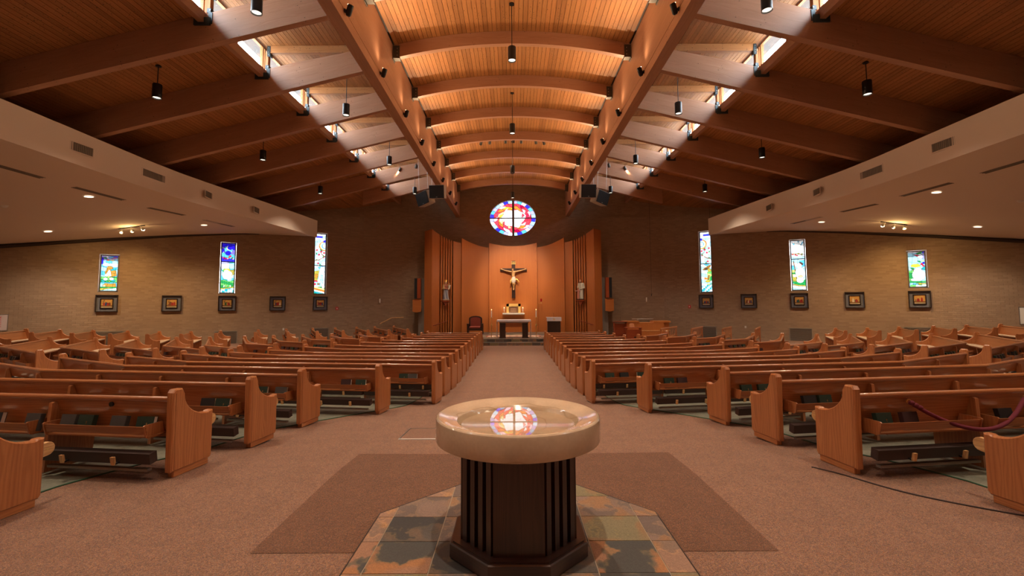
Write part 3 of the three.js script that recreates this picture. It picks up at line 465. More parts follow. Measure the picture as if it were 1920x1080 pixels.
{ // the oval window: a ring of blues, flames and a white centre
  const g = structure('window_7', 'oval stained glass window of red flames round a white centre, high behind the crucifix');
  g.position.set(ROSE.x, ROSE.y, ROSE.z - 0.15);
  const P = [full('W', 0)], on = (t, k, c = 50) => [c + k * 50 * Math.cos(t), c + k * 50 * Math.sin(t)];
  const ringC = 'bCVwcbCWVcbCwVbcVCwbCVcWbcVC';
  for (let i = 0; i < 28; i++) { const a = i / 28 * 6.2832, b = (i + 1) / 28 * 6.2832, j = 0.03 * Math.sin(i * 5); P.push([ringC[i], 0, ...on(a, 0.8 + j), ...on(a, 1.05), ...on(b, 1.05), ...on(b, 0.8 - j)]); }
  P.push(['R', 0, ...Array.from({ length: 24 }, (_, i) => on(i / 24 * 6.2832, 0.83 + 0.02 * Math.sin(i * 3))).flat()]);
  const fl = [['r', 0.78, 0.1, 0.55], ['p', 0.80, 0.72, 0.5], ['R', 0.74, 0.4, 0.6], ['o', 0.70, 0.9, 0.5], ['m', 0.80, 1.3, 0.3], ['p', 0.80, 1.9, 0.5], ['r', 0.78, 2.35, 0.55], ['o', 0.66, 2.6, 0.7], ['y', 0.60, 2.9, 0.75], ['p', 0.80, 3.05, 0.35], ['R', 0.76, 3.4, 0.5], ['Y', 0.62, 3.5, 0.6], ['o', 0.72, 3.9, 0.6], ['p', 0.80, 4.05, 0.4], ['y', 0.66, 4.3, 0.6], ['R', 0.78, 4.7, 0.5], ['o', 0.66, 5.0, 0.6], ['m', 0.80, 5.3, 0.35], ['R', 0.72, 5.6, 0.6], ['p', 0.80, 5.95, 0.4], ['r', 0.7, 6.1, 0.5]];
  for (const [c, r, t, l] of fl) P.push([c, 0, ...on(t - l * 0.5, r + 0.03), ...on(t, r + 0.04), ...on(t + l * 0.55, r - 0.06), ...on(t + l * 0.9, r - 0.16), ...on(t + l * 0.3, r - 0.14), ...on(t - l * 0.2, r - 0.13)]);
  P.push(['W', 0, ...Array.from({ length: 22 }, (_, i) => on(i / 22 * 6.2832, [0.56, 0.50, 0.47, 0.54, 0.60, 0.5, 0.45, 0.52, 0.50, 0.56, 0.60][i % 11])).flat()]);
  for (const [c, r, t, l] of [['W', 0.62, 0.55, 0.5], ['W', 0.66, 5.55, 0.45], ['Y', 0.56, 2.6, 0.5], ['y', 0.55, 3.3, 0.5], ['R', 0.5, 2.5, 0.35], ['R', 0.50, 5.9, 0.5], ['o', 0.54, 4.4, 0.5], ['Y', 0.56, 1.8, 0.4]]) P.push([c, 0, ...on(t - l * 0.4, r), ...on(t + l * 0.2, r + 0.05), ...on(t + l * 0.7, r - 0.10), ...on(t + l * 0.1, r - 0.08)]);
  const q = new THREE.Group(); q.name = 'glazing'; g.add(q);
  stained(q, 2 * ROSE.rx, 2 * ROSE.ry, 190, P, (x, y) => (x - 50) ** 2 + (y - 50) ** 2 < 2500);
  const rim = new THREE.Shape(); rim.absellipse(0, 0, ROSE.rx + 0.02, ROSE.ry + 0.02, 0, 6.2832); const hole = new THREE.Path(); hole.absellipse(0, 0, ROSE.rx - 0.045, ROSE.ry - 0.045, 0, 6.2832); rim.holes.push(hole);
  meshOf('window_frame', new THREE.ExtrudeGeometry(rim, { depth: 0.1, bevelEnabled: false, curveSegments: 64 }).translate(0, 0, -0.04), M.alu, g);
  meshOf('mullion', bx(0.16, 2 * ROSE.ry, 0.12, 0.03, 0, 0.02), M.paint, g);
  meshOf('transom', bx(2 * ROSE.rx, 0.06, 0.1, 0, 0, 0.02), M.paint, g);
}
// ---------------------------------------------------------------- pews
const v2 = (a, b) => { const d = [b[0] - a[0], b[1] - a[1]], l = Math.hypot(...d); return [d[0] / l, d[1] / l, l]; };
// sweep a profile of [forward, up] points from a to b (plan points); ma, mb are the mitre directions at the ends
function sweep(profile, a, b, ma, mb, n, smooth) {
  const pos = [], uv = [], L = Math.hypot(b[0] - a[0], b[2] - a[2]), P = profile.length, at = (q, m, [f, y]) => { const k = f / (m[0] * n[0] + m[1] * n[1]); return [q[0] + m[0] * k, q[1] + y, q[2] + m[1] * k]; };
  const A = profile.map((p) => at(a, ma, p)), B = profile.map((p) => at(b, mb, p)), ou = rnd(), ov = rnd(); let w = 0;
  const tri = (p, q, r, up, uq, ur) => { pos.push(...p, ...q, ...r); uv.push(...up, ...uq, ...ur); };
  for (let i = 0; i < P; i++) { const j = (i + 1) % P, dw = Math.hypot(profile[j][0] - profile[i][0], profile[j][1] - profile[i][1]) / 0.5, u0 = [ou, ov + w], u1 = [ou + L / 2, ov + w], u2 = [ou + L / 2, ov + w + dw], u3 = [ou, ov + w + dw]; tri(A[i], B[i], B[j], u0, u1, u2); tri(A[i], B[j], A[j], u0, u2, u3); w += dw; }
  const tris = THREE.ShapeUtils.triangulateShape(profile.map(([x, y]) => new THREE.Vector2(x, y)), []);
  for (const [i, j, k] of tris) { tri(A[i], A[j], A[k], ...[i, j, k].map((q) => [ou + profile[q][0] / 2, ov + profile[q][1] / 0.5])); tri(B[i], B[k], B[j], ...[i, k, j].map((q) => [ou + profile[q][0] / 2, ov + profile[q][1] / 0.5])); }
  const g = new THREE.BufferGeometry(); g.setAttribute('position', new THREE.Float32BufferAttribute(pos, 3)); g.setAttribute('uv', new THREE.Float32BufferAttribute(uv, 2)); g.computeVertexNormals();
  // outward faces: flip if the first side face looks inwards
  const c = V3(); const box = new THREE.Box3().setFromBufferAttribute(g.attributes.position); box.getCenter(c);
  let vol = 0; const p = g.attributes.position, x = V3(), y = V3(), z = V3(); for (let i = 0; i < p.count; i += 3) { x.fromBufferAttribute(p, i).sub(c); y.fromBufferAttribute(p, i + 1).sub(c); z.fromBufferAttribute(p, i + 2).sub(c); vol += x.dot(y.cross(z)); }
  if (vol < 0) { const pa = p.array, ua = g.attributes.uv.array; for (let i = 0; i < p.count; i += 3) { for (let k = 0; k < 3; k++) { const t = pa[(i + 1) * 3 + k]; pa[(i + 1) * 3 + k] = pa[(i + 2) * 3 + k]; pa[(i + 2) * 3 + k] = t; } for (let k = 0; k < 2; k++) { const t = ua[(i + 1) * 2 + k]; ua[(i + 1) * 2 + k] = ua[(i + 2) * 2 + k]; ua[(i + 2) * 2 + k] = t; } } g.computeVertexNormals(); }
  return smooth ? toCreasedNormals(g, 0.9) : g;
}
const END = (() => { const p = [[0, 0.07], [-0.012, 0.86], [0.006, 0.885], [0.085, 0.885], [0.10, 0.86]]; for (let i = 0; i <= 10; i++) { const t = i / 10 * Math.PI / 2; p.push([0.115 + 0.33 * (1 - Math.cos(t)), 0.83 - 0.265 * Math.sin(t)]); } p.push([0.46, 0.575], [0.50, 0.575], [0.50, 0.09], [0.485, 0.07]); return p; })();
const RAIL = Array.from({ length: 10 }, (_, i) => [0.012 + 0.032 * Math.cos(i / 10 * 6.2832), 0.795 + 0.027 * Math.sin(i / 10 * 6.2832)]);
function rightOf(dir, s) { return s < 0 ? [-dir[1], dir[0]] : [dir[1], -dir[0]]; }   // the way people in the pew look
let bookCount = 0;
function pew(label, group, s, pts, { detail = 2, endA = true, endB = true, books = 0, arm = false, kneel = true, rowName = '' }) {
  const P = pts.map(([x, d]) => [s * x, 0, -d]), o = [P[0][0], floorY(P[0][0], P[0][2]), P[0][2]];
  const y0 = o[1], g = thing('pew', label, 'pew', o[0], o[1] + 0.004, o[2], 0, group);
  const Q = P.map((p) => [p[0] - o[0], 0, p[2] - o[2]]), dirs = [], ns = [];
  for (let i = 0; i + 1 < Q.length; i++) { const d = v2([Q[i][0], Q[i][2]], [Q[i + 1][0], Q[i + 1][2]]); dirs.push(d); ns.push(rightOf(d, s)); }
  const mit = Q.map((_, i) => i === 0 ? ns[0] : i === Q.length - 1 ? ns[i - 1] : (() => { const m = [ns[i - 1][0] + ns[i][0], ns[i - 1][1] + ns[i][1]], l = Math.hypot(...m); return [m[0] / l, m[1] / l]; })());
  let rackNo = 0;
  for (let k = 0; k + 1 < Q.length; k++) {
    const a = Q[k], b = Q[k + 1], n = ns[k], d = dirs[k], ma = mit[k], mb = mit[k + 1], L = d[2];
    meshOf('back_panel', sweep([[0.0, 0.785], [0.026, 0.79], [0.135, 0.40], [0.108, 0.395]], a, b, ma, mb, n), M.oak, g);
    meshOf('top_rail', sweep(RAIL, a, b, ma, mb, n, true), M.oak, g);
    meshOf('seat_board', sweep([[0.11, 0.385], [0.49, 0.405], [0.49, 0.43], [0.11, 0.41]], a, b, ma, mb, n), M.oak, g);
    meshOf('cushion', sweep([[0.125, 0.412], [0.485, 0.432], [0.505, 0.446], [0.49, 0.468], [0.135, 0.448]], a, b, ma, mb, n), M.cushion, g);
    const at = (t, f, y) => V3(a[0] + d[0] * t + n[0] * f, y, a[2] + d[1] * t + n[1] * f), turn = Math.atan2(-d[1], d[0]);
    // supports between bays
    const nb = Math.max(1, Math.round(L / 1.28)), sup = extrude([[-0.012, 0.03], [-0.075, 0.03], [-0.035, 0.735], [-0.005, 0.745], [0.012, 0.74], [0.108, 0.396], [0.43, 0.40], [0.40, 0.03]], 0.042);
    const along = (geo, t) => { geo.translate(0, 0, -0.021); const m = new THREE.Matrix4().makeBasis(V3(n[0], 0, n[1]), V3(0, 1, 0), V3(n[0], 0, n[1]).cross(V3(0, 1, 0))); geo.applyMatrix4(m); const p = at(t, 0, 0); return geo.translate(p.x, p.y, p.z); };
    for (let i = 0; i <= nb; i++) {
      const first = i === 0 && k === 0, last = i === nb && k === Q.length - 2; if ((first && endA) || (last && endB) || (i === nb && !last)) continue;
      meshOf('support', grain(along(sup.clone(), clamp(i / nb * L, 0.03, L - 0.03)), Y, 2, 0.5), M.oak, g);
    }
    if (detail > 0) for (let i = 0; i < nb; i++) {
      rackNo++;
      const t0 = i / nb * L + 0.10, t1 = (i + 1) / nb * L - 0.10, A = [at(t0, 0, 0).x, 0, at(t0, 0, 0).z], B = [at(t1, 0, 0).x, 0, at(t1, 0, 0).z];
      const A2 = [at(t0 - 0.07, 0, 0).x, 0, at(t0 - 0.07, 0, 0).z], B2 = [at(t1 + 0.07, 0, 0).x, 0, at(t1 + 0.07, 0, 0).z];
      const side = extrude([[-0.165, 0.555], [-0.15, 0.565], [0.05, 0.565], [0.085, 0.43], [-0.11, 0.425], [-0.135, 0.44]], 0.014);
      meshOf('book_rack', mg([sweep([[-0.125, 0.435], [0.085, 0.435], [0.085, 0.447], [-0.125, 0.447]], A, B, n, n, n), sweep([[-0.136, 0.468], [-0.122, 0.468], [-0.139, 0.548], [-0.153, 0.548]], A, B, n, n, n), grain(along(side.clone(), t0), Y, 2, 0.5), grain(along(side.clone(), t1), Y, 2, 0.5)]), M.oak, g);
      if (detail > 1 && kneel) {
        const kn = meshOf('kneeler', sweep([[-0.15, 0.185], [-0.07, 0.20], [-0.085, 0.305], [-0.165, 0.29]], A2, B2, n, n, n), M.kneelPad, g);
        const nblk = 2; for (let q = 0; q < nblk; q++) { const t = lerp(t0, t1, (q + 0.5) / nblk); meshOf('kneeler_block', grain(along(extrude([[-0.205, 0.185], [-0.18, 0.185], [-0.195, 0.265], [-0.22, 0.265]], 0.036), t), Y, 2, 0.5), M.oakPale, kn); meshOf('kneeler_hinge', along(extrude([[-0.19, 0.185], [-0.10, 0.20], [-0.10, 0.215], [-0.19, 0.20]], 0.04), t), M.blackMetal, kn); }
        meshOf('kneeler_bar', sweep([[-0.11, 0.10], [-0.06, 0.10], [-0.06, 0.125], [-0.11, 0.125]], A, B, n, n, n), M.vent, kn);
      }
      // books of this bay
      const list = typeof books === 'function' ? books(k, i, nb, t0, t1) : [];
      list.forEach(([t, mat, lean], q) => {
        const p = at(lerp(t0, t1, t), -0.052, 0.449), kind = mat === M.bookGreen ? 'dark green' : mat === M.bookMaroon ? 'maroon' : mat === M.bookGrey ? 'grey' : 'black';
        const bk = thing('hymnal', kind + ' hymnal, ' + ordinal[q + 1] + ' in the ' + ordinal[Math.min(17, rackNo)] + ' rack, ' + rowName, 'book', o[0] + p.x, o[1] + 0.004 + p.y, o[2] + p.z, 0, 'hymnals, ' + rowName);
        bk.rotation.order = 'YXZ'; bk.rotation.y = Math.atan2(-n[0], -n[1]) + lean * 0.06; bk.rotation.x = -0.22;
        const w = 0.185, h = 0.175, th = 0.044;
        meshOf('cover', mg([bx(w, h, 0.004, 0, h / 2, th / 2), bx(w, h, 0.004, 0, h / 2, -th / 2), bx(0.004, h, th, (lean > 0 ? -1 : 1) * w / 2, h / 2, 0)]), mat, bk);
        meshOf('pages', bx(w - 0.008, h - 0.006, th - 0.004, 0, h / 2 + 0.001, 0), M.pages, bk);
        if (mat === M.bookGreen) meshOf('cross_emblem', mg([bx(0.004, 0.03, 0.001, 0.02, 0.10, th / 2 + 0.0025), bx(0.018, 0.004, 0.001, 0.02, 0.105, th / 2 + 0.0025)]), M.brass, bk);
        bookCount++;
      });
    }
  }
  // end panels with plinth and bevelled cap
  const panel = (i, k, sign) => {
    const n = ns[k], d = dirs[k], geo = extrude(END, 0.058, 0.012); geo.translate(0, 0, -0.029);
    const f = V3(n[0], 0, n[1]), r = f.clone().cross(Y), m = new THREE.Matrix4().makeBasis(f, Y, r); geo.applyMatrix4(m);
    const e = grain(geo, Y, 2, 0.5).translate(Q[i][0] + d[0] * sign * 0.03, 0, Q[i][2] + d[1] * sign * 0.03);
    const part = meshOf('end_panel', e, M.oakEnd, g);
    const pl = extrude([[0.03, 0], [0.47, 0], [0.47, 0.07], [0.03, 0.07]], 0.066); pl.translate(0, 0, -0.033); pl.applyMatrix4(m); meshOf('plinth', grain(pl, f, 2, 0.5).translate(Q[i][0] + d[0] * sign * 0.03, 0, Q[i][2] + d[1] * sign * 0.03), M.oakEnd, part);
    if (detail > 1) { const st = extrude([[0.018, 0.075], [0.026, 0.075], [0.016, 0.855], [0.008, 0.855]], 0.088); st.translate(0, 0, -0.044); st.applyMatrix4(m); meshOf('edge_bead', grain(st, Y, 2, 0.5).translate(Q[i][0] + d[0] * sign * 0.03, 0, Q[i][2] + d[1] * sign * 0.03), M.oak, part); }
    if (arm && sign < 0) {
      const pts2 = [[0.36, 0.34], [0.36, 0.42], [0.52, 0.495]]; for (let q = 0; q <= 8; q++) { const t = 1.9 - q / 8 * 3.4; pts2.push([0.60 + 0.058 * Math.cos(t), 0.455 + 0.058 * Math.sin(t)]); } pts2.push([0.52, 0.385]);
      const ka = extrude(pts2, 0.03, 0.004); ka.translate(0, 0, -0.015); ka.applyMatrix4(m); const kp = meshOf('kneeler_arm', grain(ka, f, 2, 0.5).translate(Q[i][0] + d[0] * 0.035, 0, Q[i][2] + d[1] * 0.035), M.oakPale, g);
      const b = cyl(0.009, 0.009, 0.04, 0, 0, 0, 10).rotateX(Math.PI / 2).translate(0.60, 0.455, 0).applyMatrix4(m); meshOf('pivot_bolt', b.translate(Q[i][0] + d[0] * 0.035, 0, Q[i][2] + d[1] * 0.035), M.brass, kp);
    }
  };
  if (endA) panel(0, 0, -1);
  if (endB) panel(Q.length - 1, Q.length - 2, 1);
  return g;
}
const BK = [M.bookGreen, M.bookMaroon, M.bookBlack, M.bookGrey];
for (const s of [-1, 1]) {
  const side = s < 0 ? 'left' : 'right';
  for (const r of ROWS) {
    const near = r.n <= 5;
    const  name = (r.n === 0 ? 'nearest ' : ordinal[r.n + 1] + ' ') + side + ' pew from the camera';
    const books = (k, i, nb) => {
      if (k === 1 && r.n >= 2 && i >= 1) return [];
      if (r.n === 1) return s < 0 ? (i === 0 ? [[0.10, M.bookGreen, 1], [0.37, M.bookGrey, -1], [0.70, M.bookGreen, -1], [0.88, M.bookGrey, -1]] : [[0.08, M.bookGrey, -1], [0.5, M.bookBlack, 1]]) : i === 0 ? [[0.12, M.bookGreen, 1], [0.38, M.bookMaroon, 1]] : [[0.2, M.bookBlack, 1], [0.6, M.bookGreen, -1]];
      if (r.n > 0 && r.n <= 5) return i < 2 ? [[0.15 + 0.1 * rnd(), BK[Math.floor(rnd() * 4)], 1], [0.36 + 0.12 * rnd(), BK[Math.floor(rnd() * 3)], 1], ...(rnd() > 0.5 ? [[0.72 + 0.15 * rnd(), BK[Math.floor(rnd() * 3)], -1]] : [])] : rnd() > 0.6 ? [[0.4, BK[Math.floor(rnd() * 3)], 1]] : [];
      return [];
    };
    pew('long oak pew with end panels, ' + name, 'pews of the ' + side + ' inner block', s, [r.i, r.b, r.e], { detail: r.n <= 7 ? 2 : r.n < 12 ? 1 : 0, arm: r.n <= 5, books, rowName: name });
    if (r.a) pew('angled oak pew in the ' + side + ' outer block, ' + ordinal[r.n - 2] + ' row from the camera side', 'pews of the ' + side + ' outer block', s, r.a, { detail: 1, rowName: ordinal[r.n - 2] + ' angled pew, ' + side + ' outer block', books: (k) => k === 0 && r.n <= 11 ? [0.14, 0.36, 0.58, 0.8].filter(() => rnd() > 0.22).map((t) => [t + 0.05 * rnd(), BK[Math.floor(rnd() * 3)], s]) : [] });
    if (r.c && !(s > 0 && r.n > 7)) pew('short oak pew along the ' + side + ' brick wall, ' + ordinal[r.n - 1] + ' from the side wall end', 'short pews by the ' + side + ' wall', s, r.c, { detail: r.n > 8 ? 1 : 0, rowName: ordinal[r.n - 1] + ' short pew by the ' + side + ' wall', books: () => r.n > 8 ? [0.2, 0.5, 0.75].filter(() => rnd() > 0.3).map((t) => [t, BK[Math.floor(rnd() * 3)], s]) : [] });
  }
}
// slatted choir benches on the right
const BENCH = [[[7.1, 21.8], [8.8, 24.3]], [[8.55, 21.7], [10.15, 24.2]], [[9.95, 21.5], [11.55, 23.9]], [[11.25, 21.0], [12.8, 23.4]]];
BENCH.forEach(([a, b], q) => {
  const x0 = a[0], z0 = -a[1], d = v2([a[0], -a[1]], [b[0], -b[1]]), L = d[2], g = thing('choir_bench', 'slatted back oak choir bench beside the right wall, ' + ordinal[q + 1] + ' counted from the organ', 'bench', x0, floorY(x0, z0), z0, Math.atan2(-d[1], d[0]), 'slatted choir benches');
  const G = (geo, dir) => grain(geo, dir, 2, 0.5);   // local x along the bench, seat towards -z (to the nave)
  const f = -1;
  meshOf('seat', G(rbx(L - 0.1, 0.05, 0.46, 0.015, L / 2, 0.43, f * 0.27), X), M.oakEnd, g);
  meshOf('top_rail', G(rbx(L, 0.07, 0.05, 0.015, L / 2, 0.93, f * -0.02), X), M.oakEnd, g);
  meshOf('lower_rail', G(bx(L - 0.1, 0.05, 0.03, L / 2, 0.52, f * 0.05), X), M.oakEnd, g);
  for (let i = 0; i < 9; i++) meshOf('slat', G(bx(0.07, 0.40, 0.018).rotateX(0.16).translate((i + 0.5) / 9 * (L - 0.1) + 0.05, 0.72, 0), Y), M.oakEnd, g);
  for (const [x, z] of [[0.06, 0.0], [L - 0.06, 0.0], [0.06, f * 0.47], [L - 0.06, f * 0.47]]) meshOf('leg', G(bx(0.05, z ? 0.43 : 0.9, 0.05, x, z ? 0.215 : 0.45, z), Y), M.oakEnd, g);
});
// ---------------------------------------------------------------- baptismal font on its slate octagon
const FX = 0.03, FZ = -3.42;
function slateTexture(s, base, alt, rust) {
  return texture(512, 512, (u, v, c) => {
    const w = 0.6 * vn(u * 4, v * 4, 4, 4, s), a = vn(u * 3 + w, v * 3 + w, 3, 3, s + 1) * 0.6 + vn(u * 9 + w, v * 9, 9, 9, s + 2) * 0.28 + vn(u * 30, v * 30, 30, 30, s + 3) * 0.12, b = vn(u * 5 + 2 * w, v * 5, 5, 5, s + 5), f = vn(u * 120, v * 120, 120, 120, s + 6);
    const k = clamp((a - 0.46) * 9, 0, 1), q = clamp((b - 0.55) * 6, 0, 1) * clamp((a - 0.42) * 8, 0, 1), rim = Math.exp(-Math.pow((a - 0.47) * 32, 2));
    for (let i = 0; i < 3; i++) c[i] = (lerp(lerp(base[i], alt[i], k), rust[i], q * 0.8) + rim * [0.10, 0.07, 0.02][i]) * (0.88 + 0.2 * f);
  });
}
M.slate = [[[0.27, 0.27, 0.26], [0.60, 0.44, 0.34], [0.64, 0.43, 0.26]], [[0.42, 0.36, 0.33], [0.52, 0.43, 0.38], [0.58, 0.42, 0.28]], [[0.44, 0.41, 0.31], [0.49, 0.45, 0.34], [0.56, 0.42, 0.29]], [[0.58, 0.45, 0.37], [0.50, 0.41, 0.35], [0.62, 0.45, 0.29]], [[0.23, 0.23, 0.23], [0.33, 0.31, 0.29], [0.44, 0.35, 0.28]]].map((t, i) => std({ map: slateTexture(20 + i * 9, ...t), roughness: 0.5, bumpMap: null }));
M.grout = std({ color: lin(0.36, 0.29, 0.21), roughness: 0.9 });
{
  const R = 1.16, t8 = Math.PI / 8, ap = R, oct = (r) => Array.from({ length: 8 }, (_, i) => { const a = t8 + i * Math.PI / 4; return [r / Math.cos(t8) * Math.cos(a), r / Math.cos(t8) * Math.sin(a)]; });
  const clipPoly = (poly, planes) => { for (const [nx, ny, d] of planes) { const out = []; for (let i = 0; i < poly.length; i++) { const p = poly[i], q = poly[(i + 1) % poly.length], a = nx * p[0] + ny * p[1] - d, b = nx * q[0] + ny * q[1] - d; if (a <= 0) out.push(p); if ((a < 0) !== (b < 0)) { const t = a / (a - b); out.push([lerp(p[0], q[0], t), lerp(p[1], q[1], t)]); } } poly = out; if (!poly.length) break; } return poly; };
  const planes = Array.from({ length: 8 }, (_, i) => { const a = i * Math.PI / 4; return [Math.cos(a), Math.sin(a), ap]; });
  const fl = structure('floor', 'octagon of slate tiles under the font'); fl.position.set(FX, 0.004, FZ);
  const gr = extrude(oct(R), 0.004); gr.rotateX(-Math.PI / 2); meshOf('grout', gr, M.grout, fl);
  const xs = [-1.2, -1.03, -0.595, -0.04, 0.52, 0.98, 1.2], zs = [-1.2, -0.80, -0.41, -0.02, 0.38, 0.78, 1.2], tones = ['331122', '311413', '341421', '004403', '321102', '120341'];
  for (let j = 0; j < 6; j++) for (let i = 0; i < 6; i++) {
    const g2 = 0.004, poly = clipPoly([[xs[i] + g2, -zs[j] - g2], [xs[i] + g2, -zs[j + 1] + g2], [xs[i + 1] - g2, -zs[j + 1] + g2], [xs[i + 1] - g2, -zs[j] - g2]], planes);
    if (poly.length < 3) continue;
    const area = Math.abs(poly.reduce((s, p, q) => s + p[0] * poly[(q + 1) % poly.length][1] - p[1] * poly[(q + 1) % poly.length][0], 0)); if (area < 0.004) continue;
    const geo = extrude(poly, 0.007 + 0.0015 * rnd(), 0.0); geo.rotateX(-Math.PI / 2);
    const p = geo.attributes.position, uv = geo.attributes.uv, ou = rnd(), ov = rnd(), sw = rnd() > 0.5; for (let q = 0; q < p.count; q++) uv.setXY(q, (sw ? p.getX(q) : p.getZ(q)) / 0.75 + ou, (sw ? p.getZ(q) : p.getX(q)) / 0.75 + ov);
    meshOf('tile', geo, M.slate[+tones[j][i]], fl);
  }
  meshOf('edging', mg(oct(R).map((p, i, a) => { const q = a[(i + 1) % 8]; return rod(V3(p[0], 0.005, p[1]), V3(q[0], 0.005, q[1]), 0.006, 6); })), M.darkTrim, fl);
  // the font
  const marbleT = texture(512, 512, (u, v, c) => { const w = vn(u * 4, v * 4, 4, 4, 60), a = vn(u * 6 + w * 2, v * 6 + w * 2, 6, 6, 61), b = Math.abs(vn(u * 3 + w * 1.5, v * 3, 3, 3, 63) - 0.5), vein = Math.exp(-b * 90), f = vn(u * 60, v * 60, 60, 60, 65); const t = 0.90 + 0.10 * a - 0.03 * f - 0.16 * vein; c[0] = 0.83 * t; c[1] = 0.72 * t - 0.02 * vein; c[2] = 0.60 * t - 0.04 * vein; });
  M.marble = phy({ map: marbleT, roughness: 0.16, clearcoat: 0.6, clearcoatRoughness: 0.04 });
  const g = thing('baptismal_font', 'round marble font bowl on a dark fluted octagonal pedestal', 'font', FX, 0.012, FZ);
  const bowl = toCreasedNormals(new THREE.LatheGeometry([[0.0, 0.758], [0.44, 0.758], [0.59, 0.76], [0.602, 0.766], [0.606, 0.778], [0.606, 0.912], [0.603, 0.924], [0.596, 0.932], [0.585, 0.935], [0.572, 0.932], [0.545, 0.920], [0.51, 0.908], [0.475, 0.902], [0.452, 0.896], [0.442, 0.886], [0.42, 0.862], [0.38, 0.85], [0.0, 0.845]].map(([a, b]) => new THREE.Vector2(a, b)), 96), 0.35);
  const bp = bowl.attributes.position, bu = bowl.attributes.uv; for (let i = 0; i < bp.count; i++) { const a = Math.atan2(bp.getZ(i), bp.getX(i)); bu.setXY(i, a * 0.6 / 0.9, (bp.getY(i) + Math.hypot(bp.getX(i), bp.getZ(i))) / 0.9); }
  meshOf('bowl', bowl, M.marble, g);
  const water = phy({ color: lin(0.99, 0.98, 0.95), roughness: 0.0, transmission: 1, thickness: 0, ior: 1.45 });
  meshOf('water', new THREE.CircleGeometry(0.4475, 96).rotateX(-Math.PI / 2).translate(0, 0.891, 0), water, g);
  // pedestal: four broad faces and four fluted corners
  const o8 = oct(0.40), core = oct(0.345);
  const ped = extrude(core, 0.66).rotateX(-Math.PI / 2).translate(0, 0.09, 0); meshOf('pedestal_core', grain(ped, Y, 2, 0.5), M.walnut, g);
  for (let i = 0; i < 8; i++) {
    const a = i * Math.PI / 4, w = 2 * 0.40 * Math.tan(t8), broad = i % 2 === 0;
    const put = (geo) => { const m = new THREE.Matrix4().makeRotationY(-a + Math.PI / 2); return geo.translate(0, 0, 0.39).applyMatrix4(m); };
    if (broad) meshOf('pedestal_panel', grain(put(bx(w + 0.004, 0.66, 0.03, 0, 0.42, 0)), Y, 2, 0.5), M.walnut, g);
    else for (let q = 0; q < 4; q++) meshOf('flute', grain(put(bx(0.044, 0.66, 0.032, (q - 1.5) * w / 4, 0.42, 0)), Y, 2, 0.5), M.walnut, g);
  }
  const pl = extrude(oct(0.47), 0.085, 0.008).rotateX(-Math.PI / 2).translate(0, 0.008, 0), sk = extrude(oct(0.455), 0.02).rotateX(-Math.PI / 2).translate(0, 0.09, 0);
  meshOf('plinth', grain(mg([pl, sk]), X, 2, 0.5), M.walnut, g);
}
{ // outline of a floor box behind the font, and a cord on the right
  const g = thing('floor_box', 'flat floor box with a pale metal rim in the carpet behind the font', 'floor box', -1.32, floorY(-1.32, -6.7), -6.7);
  const tilt = -Math.atan2(floorY(-1.32, -6.37) - floorY(-1.32, -7.08), 0.71);
  const lid = meshOf('lid', bx(0.52, 0.006, 0.70, 0, 0.004, 0), M.carpet, g); lid.rotation.x = tilt;
  const rim = meshOf('rim', mg([bx(0.56, 0.012, 0.012, 0, 0.006, -0.355), bx(0.012, 0.012, 0.71, -0.275, 0.006, 0), bx(0.012, 0.012, 0.71, 0.275, 0.006, 0)]), M.steel, g); rim.rotation.x = tilt; const lip = meshOf('front_lip', bx(0.56, 0.014, 0.022, 0, 0.007, 0.355), M.white, g); lip.rotation.x = tilt;
  const pts = [[3.2, -4.95], [3.345, -4.77], [3.63, -4.275], [4.19, -3.815], [5.2, -3.3], [6.5, -2.9]].map(([x, z]) => V3(x, floorY(x, z) + 0.006, z));
  tag(meshOf('power_cord', tube(pts, 0.007, 40, 6), M.darkTrim, scene), 'thin dark cord lying on the carpet by the front right pews', 'cord');
}
const SOFFIT = { down: [[15.32, 15.95], [20.82, 19.87], [15.69, 22.53]], track: [18.22, 21.2], slots: [[14.57, 11.9, 14.68, 13.74], [14.78, 14.84, 14.82, 16.83], [15.0, 18.21, 14.85, 20.0], [14.83, 21.3, 14.81, 23.5]], smoke: [18.23, 15.85], grilles: [[12.85, 6.48, 1.0, 0.25], [15.83, 6.5, 1.0, 0.25], [18.66, 6.46, 1.0, 0.25], [21.48, 6.43, 1.0, 0.25]] };
// ---------------------------------------------------------------- lamps
function spot(x, y, z, tx, ty, tz, color, cd, angle, pen = 0.6, radius = 3) {
  const l = new THREE.SpotLight(color, cd, 0, angle, pen, 2); l.position.set(x, y, z); l.target.position.set(tx, ty, tz); l.castShadow = true; l.shadow.radius = radius; l.shadow.mapSize.set(1024, 1024); l.name = 'lamp_spot'; scene.add(l, l.target);
}
function pendant(x, z, yTop, yBot, label, group, lit = true, cd = 210, cone = 1.05) {
  const g = thing('pendant_lamp', label, 'lamp', x, yTop, z, 0, group), H = yTop - yBot;
  meshOf('canopy', cyl(0.075, 0.075, 0.025, 0, -0.0125, 0, 24), M.blackMetal, g);
  meshOf('stem', cyl(0.012, 0.012, H - 0.4, 0, -(H - 0.4) / 2, 0, 10), M.canMetal, g);
  const can = lathe([[0.0, -H + 0.41], [0.10, -H + 0.41], [0.115, -H + 0.40], [0.118, -H + 0.38], [0.118, -H], [0.104, -H], [0.10, -H + 0.05], [0.09, -H + 0.11], [0.0, -H + 0.12]], 36);
  meshOf('can', can, M.canMetal, g);
  meshOf('lamp_lens', cyl(0.098, 0.098, 0.008, 0, -H + 0.035, 0, 28), lit ? M.lampGlow : M.lampOff, g);
  if (lit) spot(x, yBot + 0.02, z, x, yBot - 5, z, PALE, cd, cone, 0.95, 4.5);
}
